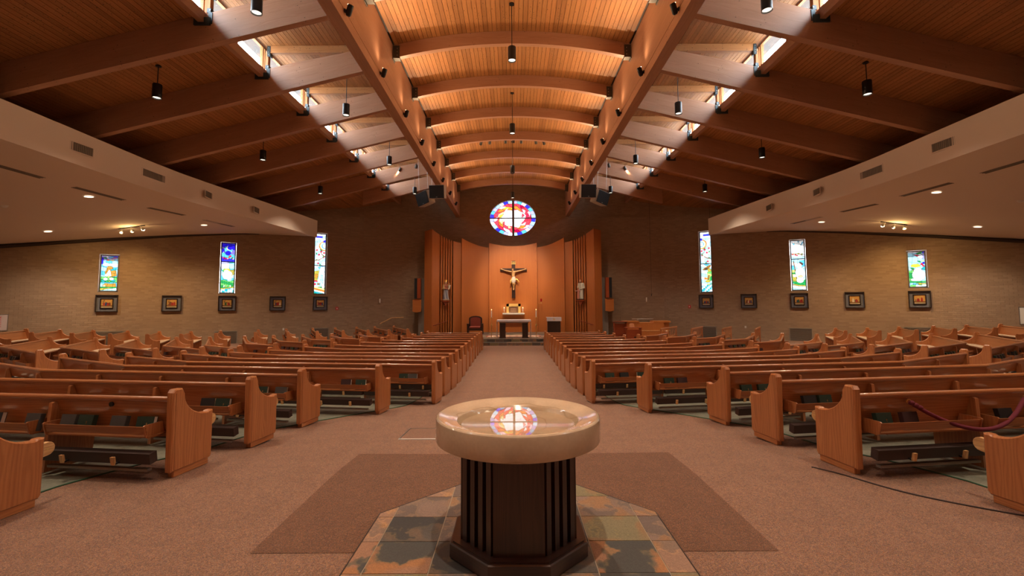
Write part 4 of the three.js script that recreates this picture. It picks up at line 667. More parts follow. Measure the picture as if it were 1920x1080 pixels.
const MIDZ = (k) => ZR(k) + BAY / 2;                              // the middle of the bay before frame k
[[-3, 1], [-1, 1], [1, 1], [3, 1], [5, 0], [7, 1]].forEach(([k, lit], i) => pendant(0, MIDZ(k), 10.54, 8.82, 'black pendant can lamp over the centre aisle, ' + ordinal[i + 1] + ' from the camera', 'centre aisle pendants', !!lit, 260, 0.7));
for (const s of [-1, 1]) {
  const side = s < 0 ? 'left' : 'right';
  [-3, -1, 1, 3, 5].forEach((k, i) => pendant(s * 10.2, MIDZ(k), deckY(10.2), 7.76, 'black pendant can lamp under the ' + side + ' low roof, ' + ordinal[i + 1] + ' from the camera', side + ' outer pendants', true, 180));
  [-2, 0, 2, 4, 6].forEach((k, i) => pendant(s * 5.8, MIDZ(k), 10.1, 8.42, 'grey pendant can lamp beneath the ' + side + ' clerestory, ' + ordinal[i + 1] + ' from the camera', side + ' clerestory pendants', true, 165));
  // uplights on the girders
  for (let k = -4; k <= 7; k++) {
    const z = MIDZ(k), g = thing('uplight', 'black spotlight on the ' + side + ' girder aimed up, ' + ordinal[k + 5] + ' from the camera', 'spotlight', s * 3.8, 8.47, z, 0, 'uplights on the ' + side + ' girder');
    meshOf('mount', mg([cyl(0.045, 0.045, 0.03, 0, 0, 0, 16).rotateZ(Math.PI / 2).translate(-s * 0.015, 0, 0), bx(0.09, 0.03, 0.03, -s * 0.06, 0, 0)]), M.blackMetal, g);
    const head = meshOf('head', lathe([[0.0, -0.13], [0.04, -0.125], [0.062, -0.09], [0.068, 0.03], [0.068, 0.12], [0.056, 0.12], [0.05, 0.06], [0.0, 0.05]], 20), M.blackMetal, g);
    head.position.set(-s * 0.11, 0.0, 0.0); head.rotation.z = -s * -0.35; head.rotation.x = 0.25;
    const lens = meshOf('lamp_lens', cyl(0.05, 0.05, 0.006, 0, 0.075, 0, 16), M.lampGlow, head);
    spot(s * 3.8 - s * 0.10, 8.60, z + 0.05, s * 0.7, 10.7, z + 1.7, WARM, 50, 1.3, 1.0, 2.0);
  }
}
// lamps recessed in the soffits, and the three headed track near each brick wall
function soffitAt(s, u, v) { return soffitPoint(s, u, v); }
const onSoffit = (s, x, z) => { let best = 1e9, r; for (let i = 0; i <= 60; i++) for (let j = 0; j <= 200; j++) { const p = soffitPoint(s, i / 60, j / 200), d = (p.x - x) ** 2 + (p.z - z) ** 2; if (d < best) { best = d; r = [i / 60, j / 200, p]; } } const e = soffitPoint(s, Math.min(1, r[0] + 0.02), r[1]), f = soffitPoint(s, r[0], Math.min(1, r[1] + 0.02)), n = e.clone().sub(r[2]).cross(f.sub(r[2])).normalize(); if (n.y > 0) n.negate(); const y = r[2].y - ((x - r[2].x) * n.x + (z - r[2].z) * n.z) / n.y; return [V3(x, y, z), n]; };
const orient = (o, p, n) => { o.position.copy(p); o.quaternion.setFromUnitVectors(V3(0, -1, 0), n); };
for (const s of [-1, 1]) {
  const side = s < 0 ? 'left' : 'right';
  SOFFIT.down.forEach(([x, z], i) => {
    const [p, n] = onSoffit(s, s * x, -z), g = thing('recessed_lamp', 'round recessed lamp in the ' + side + ' plaster soffit, ' + ['nearest the fascia', 'over the outer pews', 'nearest the sanctuary'][i], 'lamp', 0, 0, 0, 0, side + ' recessed lamps');
    orient(g, p.clone().addScaledVector(n, 0.012), n);
    meshOf('trim_ring', lathe([[0.135, 0.0], [0.17, -0.004], [0.175, -0.012], [0.14, -0.016], [0.13, 0.0]], 32), M.white, g);
    meshOf('lamp_lens', cyl(0.13, 0.13, 0.006, 0, -0.004, 0, 28), M.lampGlow, g);
    spot(p.x, p.y - 0.04, p.z, p.x, p.y - 4, p.z, PALE, 120, 1.15, 0.9, 5);
  });
  { const [x, z] = SOFFIT.track, [p, n] = onSoffit(s, s * x, -z), g = thing('track_lamp', 'three headed track lamp glowing yellow on the ' + side + ' soffit by the brick wall', 'lamp', p.x, p.y, p.z, s < 0 ? 0.0 : -0.0);
    meshOf('track', bx(1.25, 0.035, 0.05, 0, -0.03, 0).rotateZ(s * -0.13), M.canMetal, g);
    [-0.48, 0, 0.48].forEach((dx, q) => {
      const h = meshOf('lamp_head', mg([cyl(0.012, 0.012, 0.1, 0, 0.05, 0, 8), lathe([[0, 0.02], [0.05, 0.01], [0.075, -0.06], [0.082, -0.12], [0.07, -0.12], [0.06, -0.05], [0, -0.02]], 18)]), M.steel, g);
      h.position.set(dx, -0.13 - s * dx * 0.13, 0); h.rotation.set(0.5, 0, (q - 1) * 0.5);
      const b = meshOf('lamp_bulb', new THREE.SphereGeometry(0.062, 16, 10).translate(0, -0.10, 0), M.lampGlow, h);
    });
    const w = V3(-s * 0.585, 0, 0.811);                       // towards the room, square to the wall
    for (const q of [-1, 0, 1]) spot(p.x + q * 0.45, p.y - 0.27, p.z + 0.05, p.x + q * 2.6 - s * -1.2, p.y - 3.2, p.z - 2.2, AMBER, 60, 0.8, 0.9, 4);
    const pl = new THREE.PointLight(AMBER, 4, 0, 2); pl.position.set(p.x, p.y - 0.34, p.z + 0.12); pl.castShadow = true; pl.shadow.radius = 3; pl.name = 'track_glow'; scene.add(pl);
  }
  // slot diffusers
  SOFFIT.slots.forEach(([xa, za, xb, zb], i) => {
    const [a, n] = onSoffit(s, s * xa, -za), [b] = onSoffit(s, s * xb, -zb), m = a.clone().add(b).multiplyScalar(0.5), d = b.clone().sub(a), L = d.length(); d.normalize();
    const g = thing('slot_diffuser', 'long dark slot diffuser in the ' + side + ' plaster soffit, ' + ordinal[i + 1] + ' from the picture edge', 'air vent', m.x, m.y, m.z, 0, side + ' slot diffusers');
    const up = n.clone().negate(), r = d.clone().cross(up).normalize(); g.quaternion.setFromRotationMatrix(new THREE.Matrix4().makeBasis(d, up, r));
    meshOf('slot_frame', mg([bx(L, 0.012, 0.02, 0, -0.006, 0.085), bx(L, 0.012, 0.02, 0, -0.006, -0.085), bx(L, 0.012, 0.012, 0, -0.006, 0)]), M.vent, g);
    meshOf('slot', bx(L - 0.02, 0.006, 0.15, 0, -0.002, 0), M.ventDark, g);
  });
  // grilles on the fascia
  SOFFIT.grilles.forEach(([d0, y0, w, h], i) => {
    const x = smoothF(d0), x2 = smoothF(d0 + 0.6), g = thing('fascia_grille', 'louvred air grille on the ' + side + ' plaster fascia, ' + ordinal[i + 1] + ' from the picture edge', 'air vent', s * x - s * 0.006, y0, -d0, s * Math.PI / 2 * -1 + s * 0, side + ' fascia grilles');
    g.rotation.y = s < 0 ? Math.PI / 2 - Math.atan2(x2 - x, 0.6) : -Math.PI / 2 + Math.atan2(x2 - x, 0.6);
    meshOf('grille_frame', mg([bx(w + 0.06, 0.03, 0.015, 0, h / 2 + 0.015, 0), bx(w + 0.06, 0.03, 0.015, 0, -h / 2 - 0.015, 0), bx(0.03, h, 0.015, w / 2 + 0.015, 0, 0), bx(0.03, h, 0.015, -w / 2 - 0.015, 0, 0)]), M.plaster, g);
    meshOf('grille_back', bx(w, h, 0.006, 0, 0, -0.004), M.ventDark, g);
    const n = 18; for (let q = 0; q < n; q++) meshOf('louvre', bx(0.022, h, 0.012, -w / 2 + (q + 0.5) * w / n, 0, 0.002), M.vent, g);
  });
  { const [p, n] = onSoffit(s, s * SOFFIT.smoke[0], -SOFFIT.smoke[1]); const g = thing('smoke_detector', 'small white smoke detector on the ' + side + ' soffit', 'detector'); orient(g, p, n); meshOf('body', lathe([[0, -0.07], [0.05, -0.065], [0.09, -0.03], [0.11, 0]], 24), M.white, g); }
}
const STAGE = new THREE.Color().setRGB(1, 0.73, 0.48);
// sanctuary spots on the vault and in the clerestory bays
const stage = (x, y, z, tx, ty, tz, cd, label, ang = 0.42, col = WARM) => {
  const g = thing('stage_spotlight', label, 'spotlight', x, y, z); const d = V3(tx - x, ty - y, tz - z).normalize();
  meshOf('bracket_arm', cyl(0.012, 0.012, 0.16, 0, 0.09, 0, 8), M.blackMetal, g);
  const h = meshOf('lamp_head', lathe([[0, 0.1], [0.05, 0.09], [0.07, 0.03], [0.075, -0.12], [0.062, -0.12], [0.055, -0.04], [0, -0.03]], 20), M.bracket, g); h.quaternion.setFromUnitVectors(V3(0, -1, 0), d);
  meshOf('lamp_lens', cyl(0.058, 0.058, 0.006, 0, -0.1, 0, 16), M.lampGlow, h);
  spot(x + d.x * 0.14, y + d.y * 0.14, z + d.z * 0.14, tx, ty, tz, col, cd, ang, 0.7, 3);
};
[[-1.15, -2.7, 150], [-0.35, 0, 350], [0.45, 0.3, 350], [1.2, 2.7, 150], [1.6, 4.5, 95], [-1.6, -4.5, 95]].forEach(([x, tx, cd], i) => stage(x, 10.2 - x * x * 0.034, -22.35, tx, 3.6, -30.8, cd, 'stage spotlight on the vault rib aimed at the altar screen, ' + ordinal[i + 1] + ' of six', 0.30, STAGE));
stage(0.05, 10.2, -22.35, 0, 0.9, -25.4, 130, 'stage spotlight on the vault rib aimed at the altar table', 0.3, PALE);
for (const s of [-1, 1]) { stage(s * 5.4, 9.62, -24.6, s * 8.2, 3.0, -31, 420, (s < 0 ? 'left' : 'right') + ' clerestory spotlight aimed at the slanted brick wall', 0.5); stage(s * 6.3, 9.45, -24.6, s * 11.5, 2.2, -29.6, 330, (s < 0 ? 'left' : 'right') + ' clerestory spotlight aimed at the brick side wall', 0.5); }
// more materials for the sanctuary and the furnishings
M.crossWood = phy({ map: walnutT, roughness: 0.4, color: lin(0.75, 0.75, 0.85) });
M.gold = std({ color: lin(0.92, 0.62, 0.20), roughness: 0.45, metalness: 0.25 });
M.gilt = std({ color: lin(0.80, 0.50, 0.14), roughness: 0.4, metalness: 0.6 });
M.bronze = std({ color: lin(0.30, 0.17, 0.09), roughness: 0.45, metalness: 0.7 });
M.bronzeLight = std({ color: lin(0.52, 0.32, 0.20), roughness: 0.45, metalness: 0.6 });
M.stone = std({ color: lin(0.46, 0.38, 0.33), roughness: 0.5 });
M.pinkStone = std({ color: lin(0.62, 0.45, 0.40), roughness: 0.5 });
M.stoneGold = std({ color: lin(0.38, 0.28, 0.18), roughness: 0.6 });
M.redGlass = phy({ color: lin(0.55, 0.005, 0.02), roughness: 0.1, transmission: 0.5, thickness: 0 });
M.speakerBox = std({ color: lin(0.36, 0.30, 0.25), roughness: 0.6 });
M.organ = phy({ map: veneerT, roughness: 0.45, color: lin(0.9, 0.85, 0.7) });
// ---------------------------------------------------------------- sanctuary
const PY = 0.0;                                                     // platform height
{
  const g = structure('floor', 'slate paved sanctuary platform with two steps');
  const slab = (x0, x1, z0, z1, y) => bx(x1 - x0, 0.155, z0 - z1, (x0 + x1) / 2, y - 0.0775 - 0.012, (z0 + z1) / 2);
  meshOf('step_core', mg([slab(-5.0, 5.0, -23.85, -24.3, -0.155), slab(-5.0, 5.0, -24.3, -31.6, 0), slab(-5.0, 5.0, -24.3, -31.6, -0.155)]), M.grout, g);
  let k = 0; const pick = [4, 1, 4, 2, 4, 1, 0, 4, 1, 2, 4];
  const tile = (w, h, d, x, y, z) => { const geo = bx(w, h, d, x, y, z), p = geo.attributes.position, n = geo.attributes.normal, uv = geo.attributes.uv, ou = rnd(), ov = rnd(); for (let q = 0; q < p.count; q++) { const a = Math.abs(n.getY(q)) > 0.5 ? p.getZ(q) : p.getY(q); uv.setXY(q, p.getX(q) / 0.9 + ou, a / 0.9 + ov); } meshOf('tile', geo, M.slate[pick[(k += 1 + Math.floor(rnd() * 3)) % pick.length]], g); };
  for (let i = -11; i < 11; i++) { const x = (i + 0.5) * 0.445; tile(0.437, 0.14, 0.012, x + 0.1, -0.238, -23.85); tile(0.437, 0.14, 0.012, x - 0.1, -0.083, -24.3); tile(0.437, 0.012, 0.44, x + 0.1, -0.161, -24.075); }
  for (let j = 0; j < 9; j++) for (let i = -6; i < 6; i++) tile(0.79, 0.012, 0.79, (i + 0.5) * 0.8, -0.006, -24.7 - j * 0.8);
}
{ // rug behind the altar
  const rugT = texture(256, 128, (u, v, c) => { const e = Math.min(u, 1 - u) * 2, f = Math.min(v, 1 - v), d = Math.abs(((u * 8) % 1) - 0.5) + Math.abs(v - 0.5) * 2, red = (e < 0.06 || f < 0.1 || (d < 0.3)) ? 1 : 0, n = vn(u * 128, v * 64, 128, 64, 3) * 0.1; c[0] = (red ? 0.66 : 0.82) - n; c[1] = (red ? 0.40 : 0.70) - n; c[2] = (red ? 0.34 : 0.60) - n; });
  tag(meshOf('rug', bx(3.2, 0.012, 1.5, 0, 0.007, -26.6), std({ map: rugT, roughness: 1 }), scene), 'pale rug with reddish pattern on the platform behind the altar', 'rug');
}
// wooden screen behind the altar
function panelGeo(pts, topFn, th) {          // vertical board along a plan polyline with a curved top; pts [x, z]
  const pos = [], idx = []; const N = pts.length;
  const nrm = pts.map((p, i) => { const a = pts[Math.max(0, i - 1)], b = pts[Math.min(N - 1, i + 1)], d = v2(a, b); return [-d[1], d[0]]; });
  for (let i = 0; i < N; i++) { const t = topFn(i / (N - 1)), [x, z] = pts[i], [nx, nz] = nrm[i]; pos.push(x, PY, z, x, t, z, x - nx * th, PY, z - nz * th, x - nx * th, t, z - nz * th); }
  for (let i = 0; i < N - 1; i++) { const a = i * 4, b = a + 4; idx.push(a, b, a + 1, b, b + 1, a + 1, a + 2, a + 3, b + 2, b + 2, a + 3, b + 3, a + 1, b + 1, a + 3, b + 1, b + 3, a + 3); }
  const e = (N - 1) * 4; idx.push(0, 1, 2, 1, 3, 2, e, e + 2, e + 1, e + 1, e + 2, e + 3);
  let g = new THREE.BufferGeometry(); g.setAttribute('position', new THREE.Float32BufferAttribute(pos, 3)); g.setIndex(idx); g = g.toNonIndexed(); g.computeVertexNormals(); g = toCreasedNormals(g, 0.5); return grain(g, Y, 2.6, 0.7);
}
{
  const g = thing('altar_screen', 'tall curved wooden screen with slatted wings behind the altar', 'screen', 0, 0, 0);
  const seg = (a, b, sag, n = 12) => Array.from({ length: n + 1 }, (_, i) => { const t = i / n; return [lerp(a[0], b[0], t), lerp(a[1], b[1], t) - sag * 4 * t * (1 - t)]; });
  meshOf('centre_panel', panelGeo(seg([-1.66, -30.85], [1.66, -30.85], 0.12, 20), (t) => 5.94 + 0.22 * Math.pow(Math.abs(2 * t - 1), 2), 0.09), M.veneer, g);
  for (const s of [-1, 1]) {
    const or = (a) => s < 0 ? a : a.map(([x, z]) => [-x, z]).reverse(), tp = (f) => (t) => f(s < 0 ? t : 1 - t);
    meshOf('side_panel', panelGeo(or(seg([-3.5, -30.5], [-1.55, -31.05], 0.12)), tp((t) => 5.86 + 0.60 * Math.pow(1 - t, 1.8)), 0.08), M.veneer, g);
    // wing: solid board, five slats, solid board
    const wing = (t) => { const q = [lerp(-5.42, -3.42, t), lerp(-29.8, -30.85, t) - 0.16 * 4 * t * (1 - t)]; return q; }, top = (t) => 6.16 + 0.80 * Math.pow(1 - t, 1.9);
    const part = (name, t0, t1, mat, th = 0.07, n = 5, push = 0) => { const pts = Array.from({ length: n + 1 }, (_, i) => { const q = wing(lerp(t0, t1, i / n)); return [q[0] - push * 0.45, q[1] - push * 0.9]; }); return meshOf(name, panelGeo(or(pts), tp((u) => top(lerp(t0, t1, u)) - (push ? 0.01 : 0)), th), mat, g); };
    part('wing_board', 0, 0.23, M.veneer); part('wing_board', 0.655, 1, M.veneer);
    part('recess', 0.2, 0.68, M.veneer, 0.02, 5, 0.42);
    const w = (0.655 - 0.23) / 11; for (let i = 0; i < 5; i++) part('slat', 0.23 + w * (1 + 2 * i), 0.23 + w * (2 + 2 * i), M.veneer, 0.05, 1);
    meshOf('return_panel', panelGeo(or([[-6.0, -30.25], [-5.42, -29.8]]), tp((t) => 6.90 + 0.06 * t), 0.07), M.veneer, g);
    meshOf('foot_board', bx(0.1, 0.2, 0.1, s * 5.6, 0.1, -30.2), M.veneer, g);
  }
}
// figures by distance fields
function blobMesh(sdf, lo, hi, cell) {
  const size = [0, 1, 2].map((k) => hi[k] - lo[k]), big = Math.max(...size) / 2 * 1.06, c = [0, 1, 2].map((k) => (lo[k] + hi[k]) / 2), n = Math.min(110, Math.ceil(2 * big / cell));
  const mc = new MarchingCubes(n, new THREE.MeshBasicMaterial(), false, false, 120000); mc.isolation = 0; mc.reset(); const half = n / 2;
  for (let k = 0; k < n; k++) for (let j = 0; j < n; j++) for (let i = 0; i < n; i++) mc.field[i + j * n + k * n * n] = -sdf(c[0] + (i - half) / half * big, c[1] + (j - half) / half * big, c[2] + (k - half) / half * big);
  mc.update();
  const cnt = mc.count ?? mc.geometry.drawRange.count, p = new Float32Array(mc.positionArray.subarray(0, cnt * 3)), nn = new Float32Array(mc.normalArray.subarray(0, cnt * 3));
  for (let i = 0; i < cnt; i++) for (let k = 0; k < 3; k++) p[i * 3 + k] = p[i * 3 + k] * big + c[k];
  const g = new THREE.BufferGeometry(); g.setAttribute('position', new THREE.BufferAttribute(p, 3)); g.setAttribute('normal', new THREE.BufferAttribute(nn, 3)); return g;
}
const cap = (x, y, z, a, b, ra, rb) => { const bx_ = b[0] - a[0], by = b[1] - a[1], bz = b[2] - a[2], px = x - a[0], py = y - a[1], pz = z - a[2], t = clamp((px * bx_ + py * by + pz * bz) / (bx_ * bx_ + by * by + bz * bz), 0, 1); return Math.hypot(px - bx_ * t, py - by * t, pz - bz * t) - lerp(ra, rb, t); };
const smin = (a, b, k) => { const h = Math.max(k - Math.abs(a - b), 0) / k; return Math.min(a, b) - h * h * k * 0.25; };
const ell = (x, y, z, c, r) => { const q = Math.hypot((x - c[0]) / r[0], (y - c[1]) / r[1], (z - c[2]) / r[2]); return (q - 1) * Math.min(...r); };
const figure = (bones, k = 0.03) => (x, y, z) => { let d = 1e9; for (const b of bones) d = smin(d, b.length === 4 ? cap(x, y, z, b[0], b[1], b[2], b[3]) : ell(x, y, z, b[0], b[1]), k); return d; };
function paint(g, f) { const p = g.attributes.position, c = new Float32Array(p.count * 3); for (let i = 0; i < p.count; i++) { const q = f(p.getX(i), p.getY(i), p.getZ(i)); c.set(q, i * 3); } g.setAttribute('color', new THREE.BufferAttribute(c, 3)); return g; }
M.carved = std({ vertexColors: true, roughness: 0.55 });
function fingers(bones, wx, wy, wz, dir, up, s) { for (let f = 0; f < 4; f++) { const o = (f - 1.5) * 0.011 * s, l = [0.05, 0.058, 0.055, 0.044][f] * s; bones.push([[wx + up[0] * o, wy + up[1] * o, wz + up[2] * o], [wx + up[0] * o + dir[0] * l, wy + up[1] * o + dir[1] * l, wz + up[2] * o + dir[2] * l + 0.012 * s], 0.0075 * s, 0.006 * s]); } bones.push([[wx - dir[0] * 0.03 * s + up[0] * 0.02 * s, wy + up[1] * 0.02 * s, wz], [wx + up[0] * 0.045 * s, wy + up[1] * 0.045 * s, wz + 0.015 * s], 0.008 * s, 0.006 * s]); }
{ // crucifix on the centre panel: about 2.5 m tall
  const cz = -30.86, g = thing('crucifix', 'dark wooden cross with a pale carved figure hung on the centre panel', 'crucifix', 0.03, 0, cz);
  meshOf('upright', grain(rbx(0.24, 2.56, 0.08, 0.01, 0, 3.61, 0.02), Y, 2, 0.5), M.crossWood, g);
  meshOf('crossbar', grain(rbx(1.84, 0.21, 0.08, 0.01, 0, 4.28, 0.022), X, 2, 0.5), M.crossWood, g);
  const cv = document.createElement('canvas'); cv.width = 128; cv.height = 64; const cc = cv.getContext('2d'); cc.fillStyle = '#e6c469'; cc.fillRect(0, 0, 128, 64); cc.fillStyle = '#3a2410'; cc.fillRect(6, 8, 116, 40); cc.fillStyle = '#e6c469'; cc.font = 'bold 34px serif'; cc.textAlign = 'center'; cc.fillText('INRI', 64, 40);
  const ct = new THREE.CanvasTexture(cv); ct.colorSpace = THREE.SRGBColorSpace;
  const pl = new THREE.Group(); pl.name = 'title_plate'; g.add(pl); meshOf('plate_face', new THREE.PlaneGeometry(0.27, 0.135).translate(0, 4.75, 0.083), std({ map: ct, roughness: 0.5 }), pl); meshOf('plate_body', mg([bx(0.28, 0.145, 0.02, 0, 4.75, 0.07), cyl(0.012, 0.012, 0.29, 0, 0, 0, 8).rotateZ(Math.PI / 2).translate(0, 4.825, 0.08), cyl(0.012, 0.012, 0.29, 0, 0, 0, 8).rotateZ(Math.PI / 2).translate(0, 4.675, 0.08)]), M.brass, pl);
  // local: y up from the feet; figure 1.45 m from head to feet
  const Y0 = 3.02, B = [[[-0.015, Y0 + 0.80, 0.17], [0.0, Y0 + 1.06, 0.15], 0.105, 0.13], [[0.0, Y0 + 0.62, 0.17], [-0.015, Y0 + 0.80, 0.17], 0.115, 0.10], [[-0.13, Y0 + 1.11, 0.14], [0.13, Y0 + 1.12, 0.14], 0.06, 0.06], [[-0.01, Y0 + 1.12, 0.16], [-0.045, Y0 + 1.22, 0.20], 0.048, 0.045], [[-0.065, Y0 + 1.265, 0.215], [0.078, 0.105, 0.09]], [[-0.075, Y0 + 1.235, 0.30], [-0.08, Y0 + 1.20, 0.295], 0.014, 0.018]];
  for (const s of [-1, 1]) { B.push([[s * 0.15, Y0 + 1.11, 0.14], [s * 0.47, Y0 + 1.17 + (s > 0 ? 0.02 : 0), 0.10], 0.056, 0.042], [[s * 0.47, Y0 + 1.17 + (s > 0 ? 0.02 : 0), 0.10], [s * 0.75, Y0 + 1.265, 0.085], 0.044, 0.027], [[s * 0.75, Y0 + 1.265, 0.085], [s * 0.81, Y0 + 1.285, 0.09], 0.026, 0.026]); fingers(B, s * 0.82, Y0 + 1.288, 0.09, [s, 0.2, 0], [0, 1, 0], 1.1); B.push([[s * 0.075, Y0 + 0.62, 0.18], [s * 0.05 + 0.01, Y0 + 0.30, 0.24], 0.088, 0.058], [[s * 0.05 + 0.01, Y0 + 0.30, 0.24], [s * 0.022, Y0 - 0.02, 0.11], 0.056, 0.036], [[s * 0.02, Y0 - 0.03, 0.11], [s * 0.026, Y0 - 0.13, 0.17], 0.034, 0.026]); }
  const skin = [0.50, 0.29, 0.12], hair = [0.10, 0.045, 0.02];
  const body = blobMesh(figure(B, 0.045), [-0.92, Y0 - 0.2, 0], [0.92, Y0 + 1.42, 0.36], 0.0175);
  meshOf('carved_body', paint(body, (x, y, z) => (y > Y0 + 1.30 && Math.abs(x) < 0.2) || (y > Y0 + 1.16 && Math.abs(x + 0.06) > 0.06 && Math.abs(x) < 0.17 && z > 0.13) ? hair : skin), M.carved, g);
  const cl = [[[0.0, Y0 + 0.70, 0.17], [0.0, Y0 + 0.50, 0.19], 0.125, 0.14], [[-0.06, Y0 + 0.55, 0.2], [-0.04, Y0 + 0.40, 0.235], 0.105, 0.085], [[0.06, Y0 + 0.55, 0.2], [0.06, Y0 + 0.42, 0.235], 0.105, 0.08]];
  const cloth = blobMesh(figure(cl, 0.03), [-0.3, Y0 + 0.2, 0], [0.3, Y0 + 0.95, 0.42], 0.014);
  meshOf('loincloth', paint(cloth, (x, y) => Math.sin(x * 60 + y * 90) > 0.6 ? [0.48, 0.42, 0.36] : [0.62, 0.57, 0.50]), M.carved, g);
  const fold = blobMesh(figure([[[0.13, Y0 + 0.60, 0.2], [0.24, Y0 + 0.56, 0.2], 0.05, 0.06], [[0.24, Y0 + 0.56, 0.2], [0.33, Y0 + 0.46, 0.21], 0.055, 0.045], [[0.33, Y0 + 0.46, 0.21], [0.37, Y0 + 0.40, 0.21], 0.045, 0.035], [[-0.13, Y0 + 0.62, 0.2], [-0.19, Y0 + 0.48, 0.21], 0.05, 0.05], [[-0.19, Y0 + 0.48, 0.21], [-0.20, Y0 + 0.36, 0.21], 0.05, 0.06]], 0.04), [-0.3, Y0 + 0.25, 0.05], [0.45, Y0 + 0.75, 0.35], 0.014);
  meshOf('gilded_folds', fold, M.gilt, g);
}
for (const s of [-1, 1]) { // statues on brackets in front of the slats
  const x = s * 4.52, z = -30.08, y = 2.18, n = V3(s * -0.46, 0, 0.89);
  const b = thing('statue_bracket', 'reddish wooden bracket shelf on the ' + (s < 0 ? 'left' : 'right') + ' slatted wing', 'shelf', x, y - 0.02, z, s < 0 ? 0.45 : -0.45);
  meshOf('shelf', grain(bx(0.58, 0.06, 0.42, 0, -0.02, 0), X, 2, 0.5), M.redwood, b);
  const cone = extrude([[-0.22, 0], [0.22, 0], [0.05, -0.26], [-0.05, -0.26]], 0.26).translate(0, -0.05, -0.16); meshOf('corbel', grain(cone, Y, 2, 0.5), M.redwood, b);
  if (s < 0) {
    const g = thing('madonna_statue', 'carved statue of a crowned woman holding a child, on the left slatted wing', 'statue', x, y + 0.008, z, 0.45);
    const bn = [[[0, 0.12, 0], [0, 0.62, 0], 0.185, 0.15], [[0.02, 0.62, 0], [0, 0.95, 0], 0.15, 0.12], [[-0.12, 1.0, 0], [0.12, 1.0, 0], 0.07, 0.07], [[0, 1.0, 0], [0, 1.13, 0.01], 0.05, 0.045], [[0, 1.17, 0.02], [0.075, 0.10, 0.085]], [[0, 1.16, -0.03], [0.10, 0.13, 0.09]], [[-0.15, 0.99, 0], [-0.19, 0.78, 0.06], 0.06, 0.055], [[-0.19, 0.78, 0.06], [0.02, 0.74, 0.17], 0.055, 0.035], [[0.15, 0.99, 0], [0.21, 0.80, 0.05], 0.06, 0.055], [[0.21, 0.80, 0.05], [0.16, 0.80, 0.18], 0.05, 0.035], [[-0.1, 0.08, 0.06], [-0.04, 0.6, 0.08], 0.10, 0.05], [[0.1, 0.08, 0.06], [0.05, 0.55, 0.09], 0.10, 0.05]];
    fingers(bn, 0.04, 0.74, 0.19, [1, 0, 0], [0, 1, 0], 1);
    meshOf('robed_figure', paint(blobMesh(figure(bn, 0.05), [-0.32, 0, -0.22], [0.34, 1.32, 0.30], 0.017), (px, py, pz) => py > 1.09 ? (pz > 0.045 && Math.abs(px) < 0.065 ? [0.52, 0.30, 0.18] : [0.32, 0.20, 0.07]) : py > 0.72 ? (Math.abs(px) > 0.13 ? [0.36, 0.22, 0.08] : [0.30, 0.09, 0.05]) : Math.sin(px * 34 + py * 5) > 0.35 ? [0.10, 0.11, 0.17] : [0.30, 0.29, 0.32]), M.carved, g);
    meshOf('carved_child', paint(blobMesh(figure([[[0.2, 0.82, 0.15], [0.2, 0.97, 0.13], 0.06, 0.05], [[0.2, 1.06, 0.14], [0.048, 0.058, 0.052]], [[0.18, 0.82, 0.17], [0.12, 0.72, 0.22], 0.04, 0.028], [[0.16, 0.95, 0.16], [0.10, 0.93, 0.22], 0.028, 0.02], [[0.24, 0.95, 0.14], [0.30, 0.99, 0.17], 0.028, 0.02]], 0.03), [0.04, 0.64, 0.02], [0.36, 1.16, 0.3], 0.012), (px, py) => py > 1.0 ? [0.45, 0.28, 0.16] : [0.45, 0.38, 0.30]), M.carved, g);
    meshOf('crown', lathe([[0.085, 1.25], [0.10, 1.26], [0.088, 1.30], [0.11, 1.37], [0.10, 1.37], [0.078, 1.31], [0.0, 1.40], [0.0, 1.30]], 16), M.goldMetal, g);
    meshOf('base', mg([rbx(0.44, 0.06, 0.34, 0.02, 0, 0.03, 0.02)].concat([[-0.12, 0.1], [0.0, 0.14], [0.12, 0.1]].map(([a, c]) => new THREE.SphereGeometry(0.06, 12, 8).translate(a, 0.08, c)))), M.stoneGold, g);
  } else {
    const g = thing('saint_statue', 'carved statue of a bearded man with a boy, on the right slatted wing', 'statue', x, y + 0.008, z, -0.45);
    const bn = [[[0.05, 0.1, 0], [0.05, 0.62, 0], 0.15, 0.135], [[0.05, 0.62, 0], [0.04, 1.0, 0], 0.14, 0.125], [[-0.09, 1.05, 0], [0.18, 1.05, 0], 0.07, 0.07], [[0.03, 1.08, 0], [0.02, 1.18, 0.02], 0.05, 0.045], [[0.01, 1.25, 0.03], [0.075, 0.10, 0.085]], [[0.01, 1.17, 0.09], [0.045, 0.06, 0.04]], [[0.20, 1.04, 0], [0.26, 0.80, 0.03], 0.065, 0.06], [[0.26, 0.80, 0.03], [0.10, 0.70, 0.15], 0.06, 0.035], [[-0.11, 1.04, 0], [-0.16, 0.82, 0.05], 0.06, 0.05], [[-0.16, 0.82, 0.05], [-0.10, 0.74, 0.16], 0.05, 0.032], [[0.14, 0.06, 0.06], [0.12, 0.6, 0.06], 0.07, 0.05]];
    fingers(bn, 0.07, 0.69, 0.17, [-1, 0, 0], [0, 1, 0], 1);
    meshOf('robed_figure', paint(blobMesh(figure(bn, 0.05), [-0.26, 0, -0.2], [0.36, 1.4, 0.26], 0.017), (px, py, pz) => py > 1.12 ? (pz > 0.06 && py > 1.2 ? [0.45, 0.24, 0.15] : [0.16, 0.07, 0.04]) : Math.sin(px * 30 + 1) > 0.5 ? [0.36, 0.34, 0.28] : [0.46, 0.44, 0.37]), M.carved, g);
